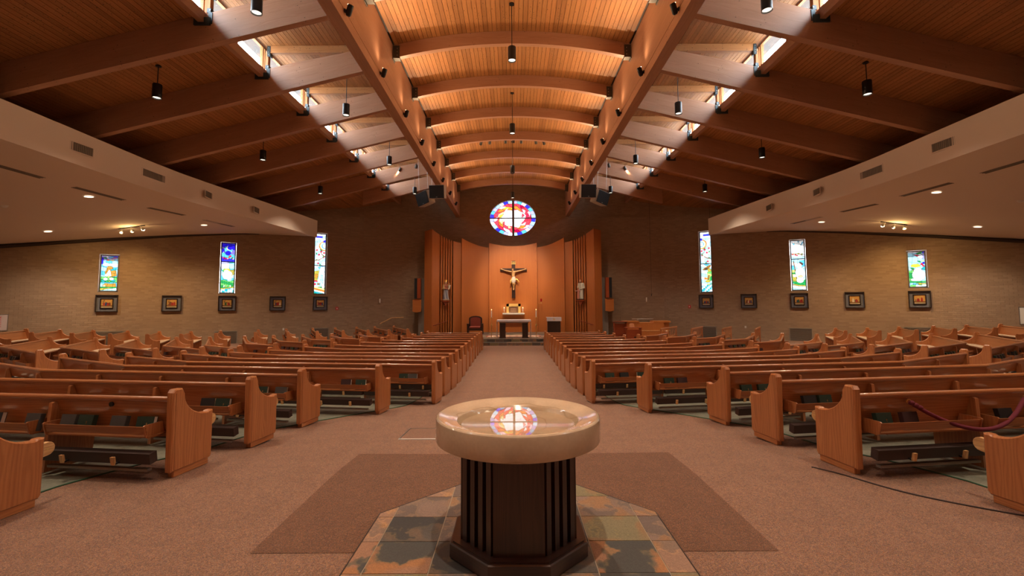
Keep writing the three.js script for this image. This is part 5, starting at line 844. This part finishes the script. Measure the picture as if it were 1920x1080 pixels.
    meshOf('carved_boy', paint(blobMesh(figure([[[-0.10, 0.08, 0.13], [-0.10, 0.5, 0.13], 0.085, 0.075], [[-0.10, 0.5, 0.13], [-0.10, 0.62, 0.13], 0.075, 0.065], [[-0.11, 0.78, 0.14], [0.055, 0.07, 0.06]], [[-0.10, 0.66, 0.13], [-0.105, 0.72, 0.14], 0.035, 0.035], [[-0.16, 0.60, 0.14], [-0.26, 0.56, 0.2], 0.034, 0.026], [[-0.26, 0.56, 0.2], [-0.34, 0.63, 0.23], 0.026, 0.02], [[-0.03, 0.60, 0.15], [0.04, 0.55, 0.2], 0.034, 0.024]], 0.03), [-0.4, 0, 0.02], [0.1, 0.9, 0.28], 0.013), (px, py, pz) => py > 0.8 && py > 0.74 + (pz - 0.08) * 0.8 ? [0.48, 0.28, 0.07] : py > 0.70 ? [0.48, 0.26, 0.17] : px < -0.2 ? [0.5, 0.28, 0.2] : [0.42, 0.17, 0.13]), M.carved, g);
    meshOf('base', rbx(0.46, 0.05, 0.34, 0.015, 0, 0.025, 0.03), M.darkTrim, g);
  }
}
{ // tabernacle shelf, tabernacle, candles
  const z = -30.45, y = 1.22, sh = thing('tabernacle_shelf', 'pale stone shelf under the gold tabernacle', 'shelf', 0.02, y, z);
  meshOf('shelf', mg([rbx(1.48, 0.10, 0.62, 0.01, 0, 0.05, -0.05), bx(1.40, 0.04, 0.56, 0, -0.01, -0.05)]), M.white, sh);
  const t = thing('tabernacle', 'gold tabernacle with small double doors on the stone shelf', 'tabernacle', 0.02, y + 0.10, z - 0.1);
  meshOf('gold_surround', mg([bx(0.16, 0.62, 0.30, -0.40, 0.31, 0), bx(0.16, 0.62, 0.30, 0.40, 0.31, 0), bx(0.96, 0.18, 0.30, 0, 0.53, 0), bx(0.96, 0.62, 0.02, 0, 0.31, -0.14)]), M.gold, t);
  meshOf('cabinet', rbx(0.60, 0.40, 0.26, 0.01, 0, 0.20, 0.0), M.bronze, t);
  for (const s of [-1, 1]) { const d = meshOf('door', bx(0.16, 0.30, 0.02, s * 0.085, 0.2, 0.135), M.bronzeLight, t); meshOf('door_relief', mg([bx(0.10, 0.012, 0.012, s * 0.085, 0.22, 0.148), bx(0.012, 0.2, 0.012, s * 0.085, 0.2, 0.148)]), M.bronze, d); meshOf('column', cyl(0.022, 0.026, 0.36, s * 0.24, 0.19, 0.12, 14), M.bronzeLight, t); }
  meshOf('cornice', mg([bx(0.66, 0.03, 0.30, 0, 0.40, 0.01)]), M.bronzeLight, t);
  for (const s of [-1, 1]) {
    const c = thing('shelf_candle', 'short lit candle on the stone shelf ' + (s < 0 ? 'left' : 'right') + ' of the tabernacle', 'candle', 0.02 + s * 0.63, y + 0.10, z + 0.02);
    meshOf('holder', lathe([[0, 0.0], [0.07, 0.0], [0.075, 0.02], [0.03, 0.035], [0.025, 0.07], [0.045, 0.09], [0.045, 0.1], [0, 0.1]], 20), M.brass, c);
    meshOf('wax', cyl(0.026, 0.026, 0.16, 0, 0.18, 0, 16), M.wax, c);
    meshOf('lamp_cup', lathe([[0.03, 0.25], [0.045, 0.27], [0.045, 0.34], [0.038, 0.34], [0.036, 0.27], [0.0, 0.26]], 18), M.wax, c);
    meshOf('flame', new THREE.SphereGeometry(0.03, 12, 10).scale(0.8, 1.5, 0.8).translate(0, 0.345, 0), M.flame, c);
    const pl = new THREE.PointLight(AMBER, 0.7, 0, 2); pl.position.set(0.02 + s * 0.63, y + 0.10 + 0.345, z + 0.02); pl.castShadow = true; pl.name = 'candle_light'; scene.add(pl);
  }
}
{ // altar
  const g = thing('altar_table', 'altar table on two dark pillars under a pale cloth', 'altar', 0.03, PY, -25.4);
  for (const s of [-1, 1]) { const l = meshOf('pillar', grain(mg([bx(0.32, 0.80, 0.62, s * 0.63, 0.45, 0), bx(0.36, 0.06, 0.68, s * 0.63, 0.03, 0)]), Y, 2, 0.5), M.walnut, g); for (let i = 0; i < 5; i++) meshOf('flute', bx(0.012, 0.74, 0.01, s * 0.63 - 0.12 + i * 0.06, 0.44, 0.312), M.walnut, l); }
  meshOf('table_top', mg([bx(1.62, 0.05, 0.78, 0, 0.86, 0), bx(1.72, 0.05, 0.84, 0, 0.91, 0), bx(1.80, 0.05, 0.90, 0, 0.96, 0)]), M.stone, g);
  meshOf('altar_cloth', mg([rbx(1.90, 0.022, 0.94, 0.008, 0, 1.0, 0), bx(1.88, 0.09, 0.008, 0, 0.955, 0.47), bx(0.012, 0.96, 0.90, -0.948, 0.525, 0), bx(0.012, 0.96, 0.90, 0.948, 0.525, 0)]), M.cloth, g);
  for (const s of [-1, 1]) {
    const c = thing('standing_candle', 'tall brass floor candlestick with a lit white candle ' + (s < 0 ? 'left' : 'right') + ' of the altar', 'candlestick', 0.03 + s * 1.27, PY, -25.6);
    meshOf('foot', mg([rbx(0.36, 0.035, 0.07, 0.01, 0, 0.02, 0).rotateY(0.6), rbx(0.36, 0.035, 0.07, 0.01, 0, 0.02, 0).rotateY(-0.9)]), M.pinkStone, c);
    meshOf('shaft', lathe([[0, 0.03], [0.03, 0.03], [0.018, 0.07], [0.016, 0.62], [0.045, 0.66], [0.052, 0.70], [0.045, 0.74], [0.016, 0.78], [0.015, 1.08], [0.02, 1.10], [0.065, 1.13], [0.068, 1.14], [0.03, 1.15], [0, 1.15]], 20), M.brass, c);
    meshOf('wax', cyl(0.028, 0.028, 0.37, 0, 1.335, 0, 16), M.wax, c);
    meshOf('follower', cyl(0.032, 0.032, 0.03, 0, 1.52, 0, 16), M.brass, c);
    meshOf('flame', new THREE.SphereGeometry(0.022, 12, 10).scale(0.8, 1.7, 0.8).translate(0, 1.57, 0), M.flame, c);
    const pl = new THREE.PointLight(AMBER, 0.5, 0, 2); pl.position.set(0.03 + s * 1.27, 1.57, -25.6); pl.castShadow = true; pl.name = 'candle_light'; scene.add(pl);
  }
}
{ // ambo, sanctuary lamp, celebrant's chair
  const g = thing('ambo', 'dark wooden ambo with a pale cloth top right of the altar', 'ambo', 2.63, PY, -29.3);
  meshOf('body', grain(mg([bx(0.84, 0.92, 0.5, 0, 0.50, 0), bx(0.92, 0.06, 0.58, 0, 0.03, 0)]), Y, 2, 0.5), M.walnut, g);
  for (let i = 0; i < 7; i++) meshOf('flute', bx(0.012, 0.84, 0.01, -0.36 + i * 0.12, 0.5, 0.252), M.walnut, g);
  meshOf('reading_top', mg([bx(0.92, 0.05, 0.56, 0, 1.0, 0)]), M.walnut, g);
  meshOf('cloth', mg([rbx(0.96, 0.02, 0.6, 0.008, 0, 1.035, 0), bx(0.95, 0.25, 0.012, 0, 0.92, 0.305)]), M.cloth, g);
  meshOf('emblem', mg([new THREE.TorusGeometry(0.055, 0.009, 8, 24).translate(0, 0.92, 0.315), bx(0.016, 0.09, 0.006, 0, 0.92, 0.314), bx(0.07, 0.016, 0.006, 0, 0.93, 0.314)]), M.goldMetal, g);
  meshOf('microphone', mg([rod(V3(0, 1.03, 0.05), V3(-0.02, 1.28, 0.12), 0.006, 6), new THREE.SphereGeometry(0.015, 8, 6).translate(-0.02, 1.29, 0.12)]), M.blackMetal, g);
  const l = thing('sanctuary_lamp', 'red glass sanctuary lamp on a brass arm beside the centre panel', 'lamp', 1.72, 1.95, -30.72);
  meshOf('arm', mg([rod(V3(0, 0, 0), V3(0.18, 0, 0.22), 0.014, 8), new THREE.SphereGeometry(0.045, 12, 8).translate(0.18, 0, 0.22), cyl(0.01, 0.01, 0.12, 0.18, 0.06, 0.22, 8)]), M.brass, l);
  meshOf('red_glass', lathe([[0, 0.12], [0.035, 0.12], [0.05, 0.15], [0.055, 0.32], [0.05, 0.32], [0.045, 0.16], [0, 0.14]], 20).translate(0.18, 0, 0.22), M.redGlass, l);
  const c = thing('presider_chair', 'broad dark wooden chair with red cushions left of the altar', 'chair', -2.45, PY, -29.0);
  const arch = [[-0.42, 0.3], [0.42, 0.3], [0.42, 0.98]]; for (let i = 0; i <= 10; i++) { const t = i / 10 * Math.PI; arch.push([0.42 * Math.cos(t), 0.98 + 0.17 * Math.sin(t)]); } const inn = [[-0.33, 0.42], [-0.33, 0.95]]; for (let i = 0; i <= 10; i++) { const t = Math.PI - i / 10 * Math.PI; inn.push([0.33 * Math.cos(t), 0.95 + 0.12 * Math.sin(t)]); } inn.push([0.33, 0.42]);
  meshOf('back_frame', grain(extrude(arch, 0.07, 0.008, [inn]).translate(0, 0, -0.30), Y, 2, 0.5), M.walnut, c);
  meshOf('back_cushion', toCreasedNormals(extrude(inn, 0.05, 0.02).translate(0, 0, -0.29), 0.6), M.seatRed, c);
  meshOf('seat_frame', grain(bx(0.84, 0.14, 0.62, 0, 0.30, 0.02), X, 2, 0.5), M.walnut, c);
  meshOf('seat_cushion', rbx(0.72, 0.13, 0.62, 0.05, 0, 0.43, 0.04), M.seatRed, c);
  for (const s of [-1, 1]) { meshOf('armrest', grain(mg([rbx(0.13, 0.05, 0.66, 0.015, s * 0.46, 0.64, 0.02), bx(0.05, 0.34, 0.56, s * 0.46, 0.46, 0)]), Z, 2, 0.5), M.walnut, c); for (const z of [0.28, -0.26]) meshOf('leg', grain(bx(0.10, 0.62, 0.10, s * 0.46, 0.31, z), Y, 2, 0.5), M.walnut, c); }
}
// ---------------------------------------------------------------- things on and along the walls
const wallTurn = Math.atan2(0.585, 0.811);
const onSide = (s, x, y, out = 0) => [s * x - s * -0.0 + (s < 0 ? 1 : -1) * 0.585 * out * 1, y, wallPt(x) + 0.811 * out, s < 0 ? wallTurn : -wallTurn];
function icon(k) {                                          // a small gold-ground panel with robed figures
  const cv = document.createElement('canvas'); cv.width = cv.height = 128; const c = cv.getContext('2d'); let q = k * 7907 + 13; const r = () => { q = (q * 16807) % 2147483647; return q / 2147483647; };
  c.fillStyle = '#b98a45'; c.fillRect(0, 0, 128, 128); c.fillStyle = '#7a5426'; c.fillRect(0, 92, 128, 24); c.fillStyle = '#d8c8a8'; c.fillRect(0, 114, 128, 14); c.fillStyle = '#5b4326'; for (let i = 0; i < 12; i++) c.fillRect(6 + i * 10, 118, 6, 5);
  for (let i = 0; i < 3; i++) { c.fillStyle = ['#8d6a3a', '#a3743a', '#6d5a40'][i]; c.beginPath(); c.moveTo(r() * 128, 40 + r() * 20); c.lineTo(r() * 128, 92); c.lineTo(r() * 128, 92); c.fill(); }
  if (k % 2) { c.strokeStyle = '#3a2412'; c.lineWidth = 7; c.beginPath(); c.moveTo(14, 20 + r() * 20); c.lineTo(110, 80); c.stroke(); c.beginPath(); c.moveTo(40, 12); c.lineTo(22, 58); c.stroke(); }
  const cols = ['#8e1f1c', '#27406e', '#2d5a32', '#d9cdb8', '#7a3b22', '#a43a2a'], n = 2 + Math.floor(r() * 3);
  for (let i = 0; i < n; i++) { const x = 22 + (i + 0.5) * 84 / n + r() * 6, h = 44 + r() * 20, w = 11 + r() * 6, y = 96; c.fillStyle = i === Math.floor(n / 2) ? '#9c2420' : cols[Math.floor(r() * 6)]; c.beginPath(); c.moveTo(x - w, y); c.quadraticCurveTo(x - w * 0.9, y - h, x, y - h); c.quadraticCurveTo(x + w * 0.9, y - h, x + w, y); c.fill(); c.fillStyle = '#e4bf62'; c.beginPath(); c.arc(x, y - h - 4, 9, 0, 7); c.fill(); c.fillStyle = '#7d4d2c'; c.beginPath(); c.arc(x, y - h - 3, 5.5, 0, 7); c.fill(); c.strokeStyle = 'rgba(40,20,10,0.5)'; c.lineWidth = 1.5; c.beginPath(); c.moveTo(x, y - h + 4); c.lineTo(x - w * 0.4, y - 2); c.moveTo(x + 3, y - h + 10); c.lineTo(x + w * 0.5, y - 4); c.stroke(); }
  const t = new THREE.CanvasTexture(cv); t.colorSpace = THREE.SRGBColorSpace; return std({ map: t, roughness: 0.5 });
}
M.matBlue = std({ color: lin(0.13, 0.13, 0.16), roughness: 0.8 }); M.frameWood = std({ color: lin(0.02, 0.011, 0.009), roughness: 0.4 });
const FR = [20.85, 18.70, 16.63, 14.50, 12.50], beside = ['under the outermost window', 'between the two outer windows', 'under the middle window', 'between the two inner windows', 'under the window nearest the altar screen'];
for (const s of [-1, 1]) FR.forEach((x, i) => {
  const [px, py, pz, t] = onSide(s, x, 2.01, 0.02), side = s < 0 ? 'left' : 'right', g = thing('framed_icon', 'square framed icon on the ' + side + ' wall ' + beside[i], 'picture', px, py, pz, t, 'framed icons on the brick walls'), A = 0.87;
  meshOf('outer_frame', mg([bx(A, 0.04, 0.12, 0, A / 2 - 0.02, 0.06), bx(A, 0.04, 0.12, 0, -A / 2 + 0.02, 0.06), bx(0.04, A, 0.12, A / 2 - 0.02, 0, 0.06), bx(0.04, A, 0.12, -A / 2 + 0.02, 0, 0.06)]), M.frameWood, g);
  meshOf('mat_board', bx(A - 0.06, A - 0.06, 0.012, 0, 0, 0.012), M.matBlue, g);
  meshOf('inner_frame', mg([bx(0.52, 0.045, 0.05, 0, 0.237, 0.045), bx(0.52, 0.045, 0.05, 0, -0.237, 0.045), bx(0.045, 0.52, 0.05, 0.237, 0, 0.045), bx(0.045, 0.52, 0.05, -0.237, 0, 0.045)]), M.frameWood, g);
  meshOf('icon_panel', bx(0.44, 0.44, 0.012, 0, 0, 0.04), icon(i * 2 + (s < 0 ? 1 : 12)), g);
});
// grilles low in the walls
for (const s of [-1, 1]) [[20.75, 0.2], [16.62, 0.04], [12.5, 0.04]].forEach(([x, y], i) => {
  const w = i === 0 ? 1.1 : 1.05, h = 0.7, [px, py, pz, t] = onSide(s, x, y, 0.02), g = thing('wall_grille', 'large louvred grille low in the ' + (s < 0 ? 'left' : 'right') + ' brick wall, ' + ['outermost', 'under the middle window', 'nearest the altar screen'][i], 'air vent', px, py, pz, t, 'grilles low in the brick walls');
  meshOf('grille_frame', mg([bx(w + 0.08, 0.04, 0.04, 0, h / 2 + 0.02, 0.01), bx(w + 0.08, 0.04, 0.04, 0, -h / 2 - 0.02, 0.01), bx(0.04, h, 0.04, w / 2 + 0.02, 0, 0.01), bx(0.04, h, 0.04, -w / 2 - 0.02, 0, 0.01)]), M.vent, g);
  meshOf('grille_back', bx(w, h, 0.01, 0, 0, 0.0), M.ventDark, g);
  for (let q = 0; q < 16; q++) meshOf('louvre', bx(w, 0.03, 0.012, 0, 0, 0).rotateX(0.6).translate(0, -h / 2 + (q + 0.5) * h / 16, 0.016), M.vent, g);
});
for (const s of [-1, 1]) {
  const side = s < 0 ? 'left' : 'right';
  { const [x, y, z, t] = onSide(s, 11.65, 1.68, 0.03), g = thing('fire_alarm', 'small red fire alarm on the ' + side + ' brick wall', 'alarm', x, y, z, t); meshOf('box', rbx(0.16, 0.2, 0.06, 0.01), M.redPlastic, g); meshOf('strobe', bx(0.05, 0.08, 0.03, 0, 0, 0.04), M.white, g); }
  { const [x, y, z, t] = onSide(s, s < 0 ? 14.2 : 14.3, 0.42, 0.02), g = thing('wall_socket', 'small white socket plate low on the ' + side + ' brick wall', 'socket', x, y, z, t); meshOf('plate', rbx(0.09, 0.13, 0.02, 0.006), M.white, g); meshOf('outlet', mg([bx(0.03, 0.03, 0.006, 0, 0.03, 0.012), bx(0.03, 0.03, 0.006, 0, -0.03, 0.012)]), M.vent, g); }
  { // candle sconce on the slanted wall
    const x = 9.15, z = -30.75 - (10.3 - 9.15) * 0.27 + 0.28, g = thing('wall_candle', 'small pale candle in a wall sconce on the ' + side + ' slanted brick wall', 'sconce', s * x, 2.15, z, s * -0.26); meshOf('sconce_arm', mg([rod(V3(0, -0.12, -0.15), V3(0, -0.14, 0), 0.014, 6), cyl(0.05, 0.03, 0.03, 0, -0.13, 0, 14)]), M.brass, g); meshOf('wax', cyl(0.045, 0.045, 0.30, 0, 0.03, 0, 16), M.wax, g); }
}
{ const [x, y, z, t] = onSide(-1, 23.9, 1.12, 0.02), cv = document.createElement('canvas'); cv.width = 64; cv.height = 96; const c = cv.getContext('2d'); c.fillStyle = '#cbb9b6'; c.fillRect(0, 0, 64, 96); c.fillStyle = '#b5303a'; for (let i = 0; i < 6; i++) { c.fillRect(34, 12 + i * 12, 12, 3); c.fillRect(38, 15 + i * 12, 4, 6); } const ct = new THREE.CanvasTexture(cv); ct.colorSpace = THREE.SRGBColorSpace;
  const g = thing('wall_poster', 'pale poster with a column of red marks at the left edge of the picture', 'poster', x, y, z, t); meshOf('poster_sheet', bx(0.66, 0.72, 0.012), std({ map: ct, roughness: 0.8 }), g); meshOf('poster_frame', mg([bx(0.70, 0.02, 0.02, 0, 0.37, 0), bx(0.70, 0.02, 0.02, 0, -0.37, 0), bx(0.02, 0.74, 0.02, 0.34, 0, 0), bx(0.02, 0.74, 0.02, -0.34, 0, 0)]), M.steel, g); }
{ const [x, y, z, t] = onSide(1, 23.85, 1.2, 0.02), g = thing('notice_board', 'pale notice board at the right edge of the picture', 'board', x, y, z, t); meshOf('board', bx(0.5, 0.75, 0.02), M.white, g); meshOf('frame', mg([bx(0.54, 0.03, 0.03, 0, 0.39, 0), bx(0.54, 0.03, 0.03, 0, -0.39, 0), bx(0.03, 0.8, 0.03, 0.26, 0, 0), bx(0.03, 0.8, 0.03, -0.26, 0, 0)]), M.steel, g); }
// either side of the screen: pilaster, tall speaker column, hymn board, stair rails
for (const s of [-1, 1]) {
  const side = s < 0 ? 'left' : 'right';
  struct1('wall_pier_' + side, bx(0.42, 4.2, 0.5, s * 6.28, 1.6, -31.0), M.paint, 'painted pier behind the ' + side + ' hymn board');
  const c = thing('speaker_column', 'tall dark loudspeaker column above the ' + side + ' hymn board', 'loudspeaker', s * 6.42, 2.32, -30.35);
  meshOf('cabinet', grain(bx(0.22, 1.36, 0.3, -s * 0.06, 0.68, 0), Y, 2, 0.5), M.redwood, c); meshOf('grille', bx(0.19, 1.36, 0.29, s * 0.145, 0.68, 0.012), M.black, c); meshOf('wall_bracket', bx(0.2, 0.12, 0.3, 0, 0.68, -0.28), M.blackMetal, c);
  const h = thing('hymn_board', 'wooden hymn number board ' + side + ' of the altar screen', 'hymn board', s * 6.5, 1.38, -30.3);
  const out = [[-0.28, 0.06], [0, 0], [0.28, 0.06], [0.28, 0.86], [0, 0.90], [-0.28, 0.86]];
  meshOf('board', grain(extrude(out, 0.07, 0.006).translate(0, 0, -0.05), X, 2, 0.5), M.organ, h);
  for (let i = 0; i < 5; i++) meshOf('ledge', grain(bx(0.5, 0.018, 0.025, 0, 0.16 + i * 0.15, 0.035), X, 2, 0.5), M.organ, h);
  meshOf('header', bx(0.34, 0.05, 0.006, 0, 0.83, 0.03), M.redwood, h);
  meshOf('wall_bracket', bx(0.1, 0.2, 0.36, -s * 0.1, 0.5, -0.24), M.blackMetal, h);
  const r = thing('screen_handrail', 'reddish wooden handrail sloping on the ' + side + ' slatted wing', 'handrail', 0, 0, 0);
  meshOf('rail', rod(V3(s * 5.28, 0.52, -29.72), V3(s * 4.42, 0.80, -30.22), 0.03, 12), M.redwood, r);
  meshOf('rail_bracket', mg([rod(V3(s * 5.15, 0.56, -29.8), V3(s * 5.15, 0.48, -29.97), 0.012, 6), rod(V3(s * 4.55, 0.76, -30.14), V3(s * 4.55, 0.68, -30.32), 0.012, 6)]), M.blackMetal, r);
}
{ const g = thing('wall_handrail', 'pale wooden stair handrail on the brick wall left of the altar screen', 'handrail', 0, 0, 0);
  const P = [V3(-9.05, 0.62, -30.55), V3(-8.3, 1.02, -30.75), V3(-7.55, 1.03, -30.95)];
  meshOf('rail', mg([rod(P[0], P[1], 0.035, 10), rod(P[1], P[2], 0.035, 10)]), M.oakPale, g); meshOf('rail_bracket', mg([0.15, 0.85].map((t) => rod(P[0].clone().lerp(P[1], t), P[0].clone().lerp(P[1], t).add(V3(0, -0.06, -0.42)), 0.012, 6))), M.blackMetal, g); }
// loudspeakers hung under the girders
for (const s of [-1, 1]) {
  const side = s < 0 ? 'left' : 'right';
  [[3.78, 7.46, -21.9, 0.05, 'front facing'], [4.62, 7.26, -22.5, 0.5, 'turned outwards']].forEach(([x, y, z, t, w], i) => {
    const g = thing('hung_speaker', 'black faced loudspeaker hung under the ' + side + ' girder, ' + w, 'loudspeaker', s * x, y, z, s * t); g.rotation.order = 'YXZ'; g.rotation.x = 0.18; g.rotation.z = i ? -s * 0.22 : 0;
    meshOf('cabinet', rbx(0.76, 0.66, 0.5, 0.012, 0, 0, -0.26), M.speakerBox, g); meshOf('grille', rbx(0.74, 0.63, 0.03, 0.012, 0, -0.005, 0.0), M.black, g); meshOf('badge', bx(0.07, 0.02, 0.006, 0.0, -0.27, 0.018), M.steel, g);
    g.updateMatrixWorld(true);
    for (const q of [-1, 1]) { const a = V3(q * 0.3, 0.32, -0.25), b = g.localToWorld(a.clone()), e = i ? V3(b.x + s * 0.1, 10.11, b.z) : V3(s * 3.95 + q * 0.1, 8.21, b.z); meshOf('cable', rod(a, g.worldToLocal(e), 0.008, 6), M.steel, g); }
  });
}
// hanging microphones over the choir
[[1.13, 0], [1.35, 1]].forEach(([q], i) => { const x = [8.95, 12.4][i], z = [-29.0, -27.9][i], top = deckY(x), low = [2.5, 2.35][i], g = thing('hanging_microphone', 'thin black microphone cable hanging by the right brick wall, ' + ['nearer the altar screen', 'nearer the soffit'][i], 'microphone', x, low, z); meshOf('cable', cyl(0.007, 0.007, top - low, 0, (top - low) / 2, 0, 6), M.black, g); meshOf('capsule', cyl(0.025, 0.025, 0.14, 0, -0.05, 0, 10), M.blackMetal, g); });
// organ console, its bench, a lectern and a small keyboard
{
  const g = thing('organ_console', 'wide light oak organ console beside the right brick wall', 'organ', 7.55, -0.31, -26.2), V = (b, d = Y) => grain(b, d, 2, 0.6);
  meshOf('lower_case', V(mg([bx(1.95, 0.62, 0.7, 0.16, 0.31, 0), bx(0.32, 0.62, 0.5, 1.3, 0.31, -0.1)])), M.organ, g);
  meshOf('upper_case', V(mg([bx(2.1, 0.46, 0.62, 0.05, 0.87, 0), bx(0.4, 0.46, 0.5, 1.25, 0.87, -0.05)])), M.organ, g);
  meshOf('ledge', V(mg([bx(2.25, 0.03, 0.74, 0.05, 0.635, 0), bx(0.46, 0.03, 0.56, 1.28, 0.635, -0.06)]), X), M.oakPale, g);
  meshOf('top_left', V(bx(0.86, 0.09, 0.7, -0.75, 1.145, 0), X), M.organ, g); meshOf('top_right', V(mg([bx(0.98, 0.09, 0.7, 1.0, 1.145, -0.02)]), X), M.organ, g);
  meshOf('music_desk', bx(0.92, 0.34, 0.012).rotateX(-0.25).translate(0.28, 1.27, -0.1), M.clear, g);
  meshOf('lamp_bar', mg([rod(V3(-0.65, 1.3, 0), V3(0.6, 1.3, 0), 0.014, 8), rod(V3(-0.3, 1.12, 0), V3(-0.3, 1.3, 0), 0.01, 6)]), M.steel, g);
  const l = thing('cantor_lectern', 'reddish wooden lectern standing left of the organ console', 'lectern', 6.0, -0.31, -25.3, -0.12);
  meshOf('case', grain(mg([bx(0.06, 1.12, 0.5, -0.33, 0.56, 0), bx(0.06, 1.12, 0.5, 0.33, 0.56, 0), bx(0.62, 1.08, 0.03, 0, 0.54, 0.1)]), Y, 2, 0.5), M.redwood, l); meshOf('sloped_top', grain(rbx(0.80, 0.04, 0.6, 0.01, 0, 0, 0).rotateX(-0.12).translate(0, 1.16, 0), X, 2, 0.5), M.redwood, l); meshOf('shelf', grain(bx(0.6, 0.03, 0.45, 0, 0.4, 0), X, 2, 0.5), M.redwood, l); meshOf('microphone', mg([rod(V3(0, 1.18, -0.1), V3(0.02, 1.42, 0.02), 0.006, 6), new THREE.SphereGeometry(0.016, 8, 6).translate(0.02, 1.43, 0.02)]), M.blackMetal, l);
  const p = thing('keyboard_stand', 'low wooden keyboard case with black keys between lectern and organ', 'keyboard', 6.55, -0.31, -24.7, -0.1);
  meshOf('case', grain(mg([bx(0.84, 0.56, 0.05, 0, 0.5, 0.2), bx(0.05, 0.85, 0.45, -0.4, 0.42, 0), bx(0.05, 0.85, 0.45, 0.4, 0.42, 0)]), X, 2, 0.5), M.redwood, p); meshOf('lid', grain(rbx(0.9, 0.04, 0.5, 0.01, 0, 0.87, 0), X, 2, 0.5), M.redwood, p); meshOf('keys', bx(0.36, 0.05, 0.03, 0.2, 0.36, 0.235), M.black, p); meshOf('music_stand', grain(extrude([[-0.14, 0], [0.14, 0], [0.12, 0.2], [0, 0.24], [-0.12, 0.2]], 0.02).rotateX(-0.3).translate(-0.05, 0.89, 0), X, 2, 0.5), M.oakEnd, p);
}
{ // velvet rope on the first right pew
  const r = ROWS[1], s = 1, d = v2([r.i[0], -r.i[1]], [r.b[0], -r.b[1]]), n = rightOf(d, s), at = (t, f, y) => V3(r.i[0] + d[0] * t + n[0] * f, y, -r.i[1] + d[1] * t + n[1] * f), y0 = floorY(r.i[0], -r.i[1]);
  const a = at(0.55, -0.03, 0.735 + y0), b = at(1.95, -0.05, 0.735 + y0), pts = []; for (let i = 0; i <= 16; i++) { const t = i / 16; const p = a.clone().lerp(b, t); p.y -= 0.29 * 4 * t * (1 - t) * 0.95; p.addScaledVector(V3(n[0], 0, n[1]), -0.14 * Math.sin(Math.PI * t)); pts.push(p); }
  const g = thing('velvet_rope', 'dark red velvet rope slung along the first right pew back', 'rope', a.x, a.y, a.z); const q = pts.map((p) => p.clone().sub(a));
  meshOf('rope', tube(q, 0.021, 48, 12), M.velvet, g);
  meshOf('knot', mg([0.03, 0.075, 0.12].map((t, i) => { const k = q[0].clone().lerp(q[3], t * 3); return new THREE.SphereGeometry(0.03, 12, 8).scale(1.1, 0.8, 1).translate(k.x, k.y, k.z); })), M.velvet, g);
  meshOf('hook', mg([cyl(0.025, 0.025, 0.012, 0, 0, 0, 14).rotateX(Math.PI / 2).translate(0, 0, -0.0), cyl(0.025, 0.025, 0.012, 0, 0, 0, 14).rotateX(Math.PI / 2).translate(q[16].x, q[16].y, q[16].z)]), M.brass, g);
}
{ // a dark knot hole plug on the first left pew back
  const r = ROWS[1], d = v2([-r.i[0], -r.i[1]], [-r.b[0], -r.b[1]]), n = rightOf(d, -1), y0 = floorY(-r.i[0], -r.i[1]);
  const g = thing('rope_socket', 'small dark round rope socket on the first left pew back', 'socket', -r.i[0] + d[0] * 0.68 + n[0] * 0.006, y0 + 0.735, -r.i[1] + d[1] * 0.68 + n[1] * 0.006, Math.atan2(-n[0], -n[1])); meshOf('plate', cyl(0.024, 0.024, 0.02, 0, 0, 0, 16).rotateX(Math.PI / 2), M.blackMetal, g);
}
renderer.render(scene, camera);
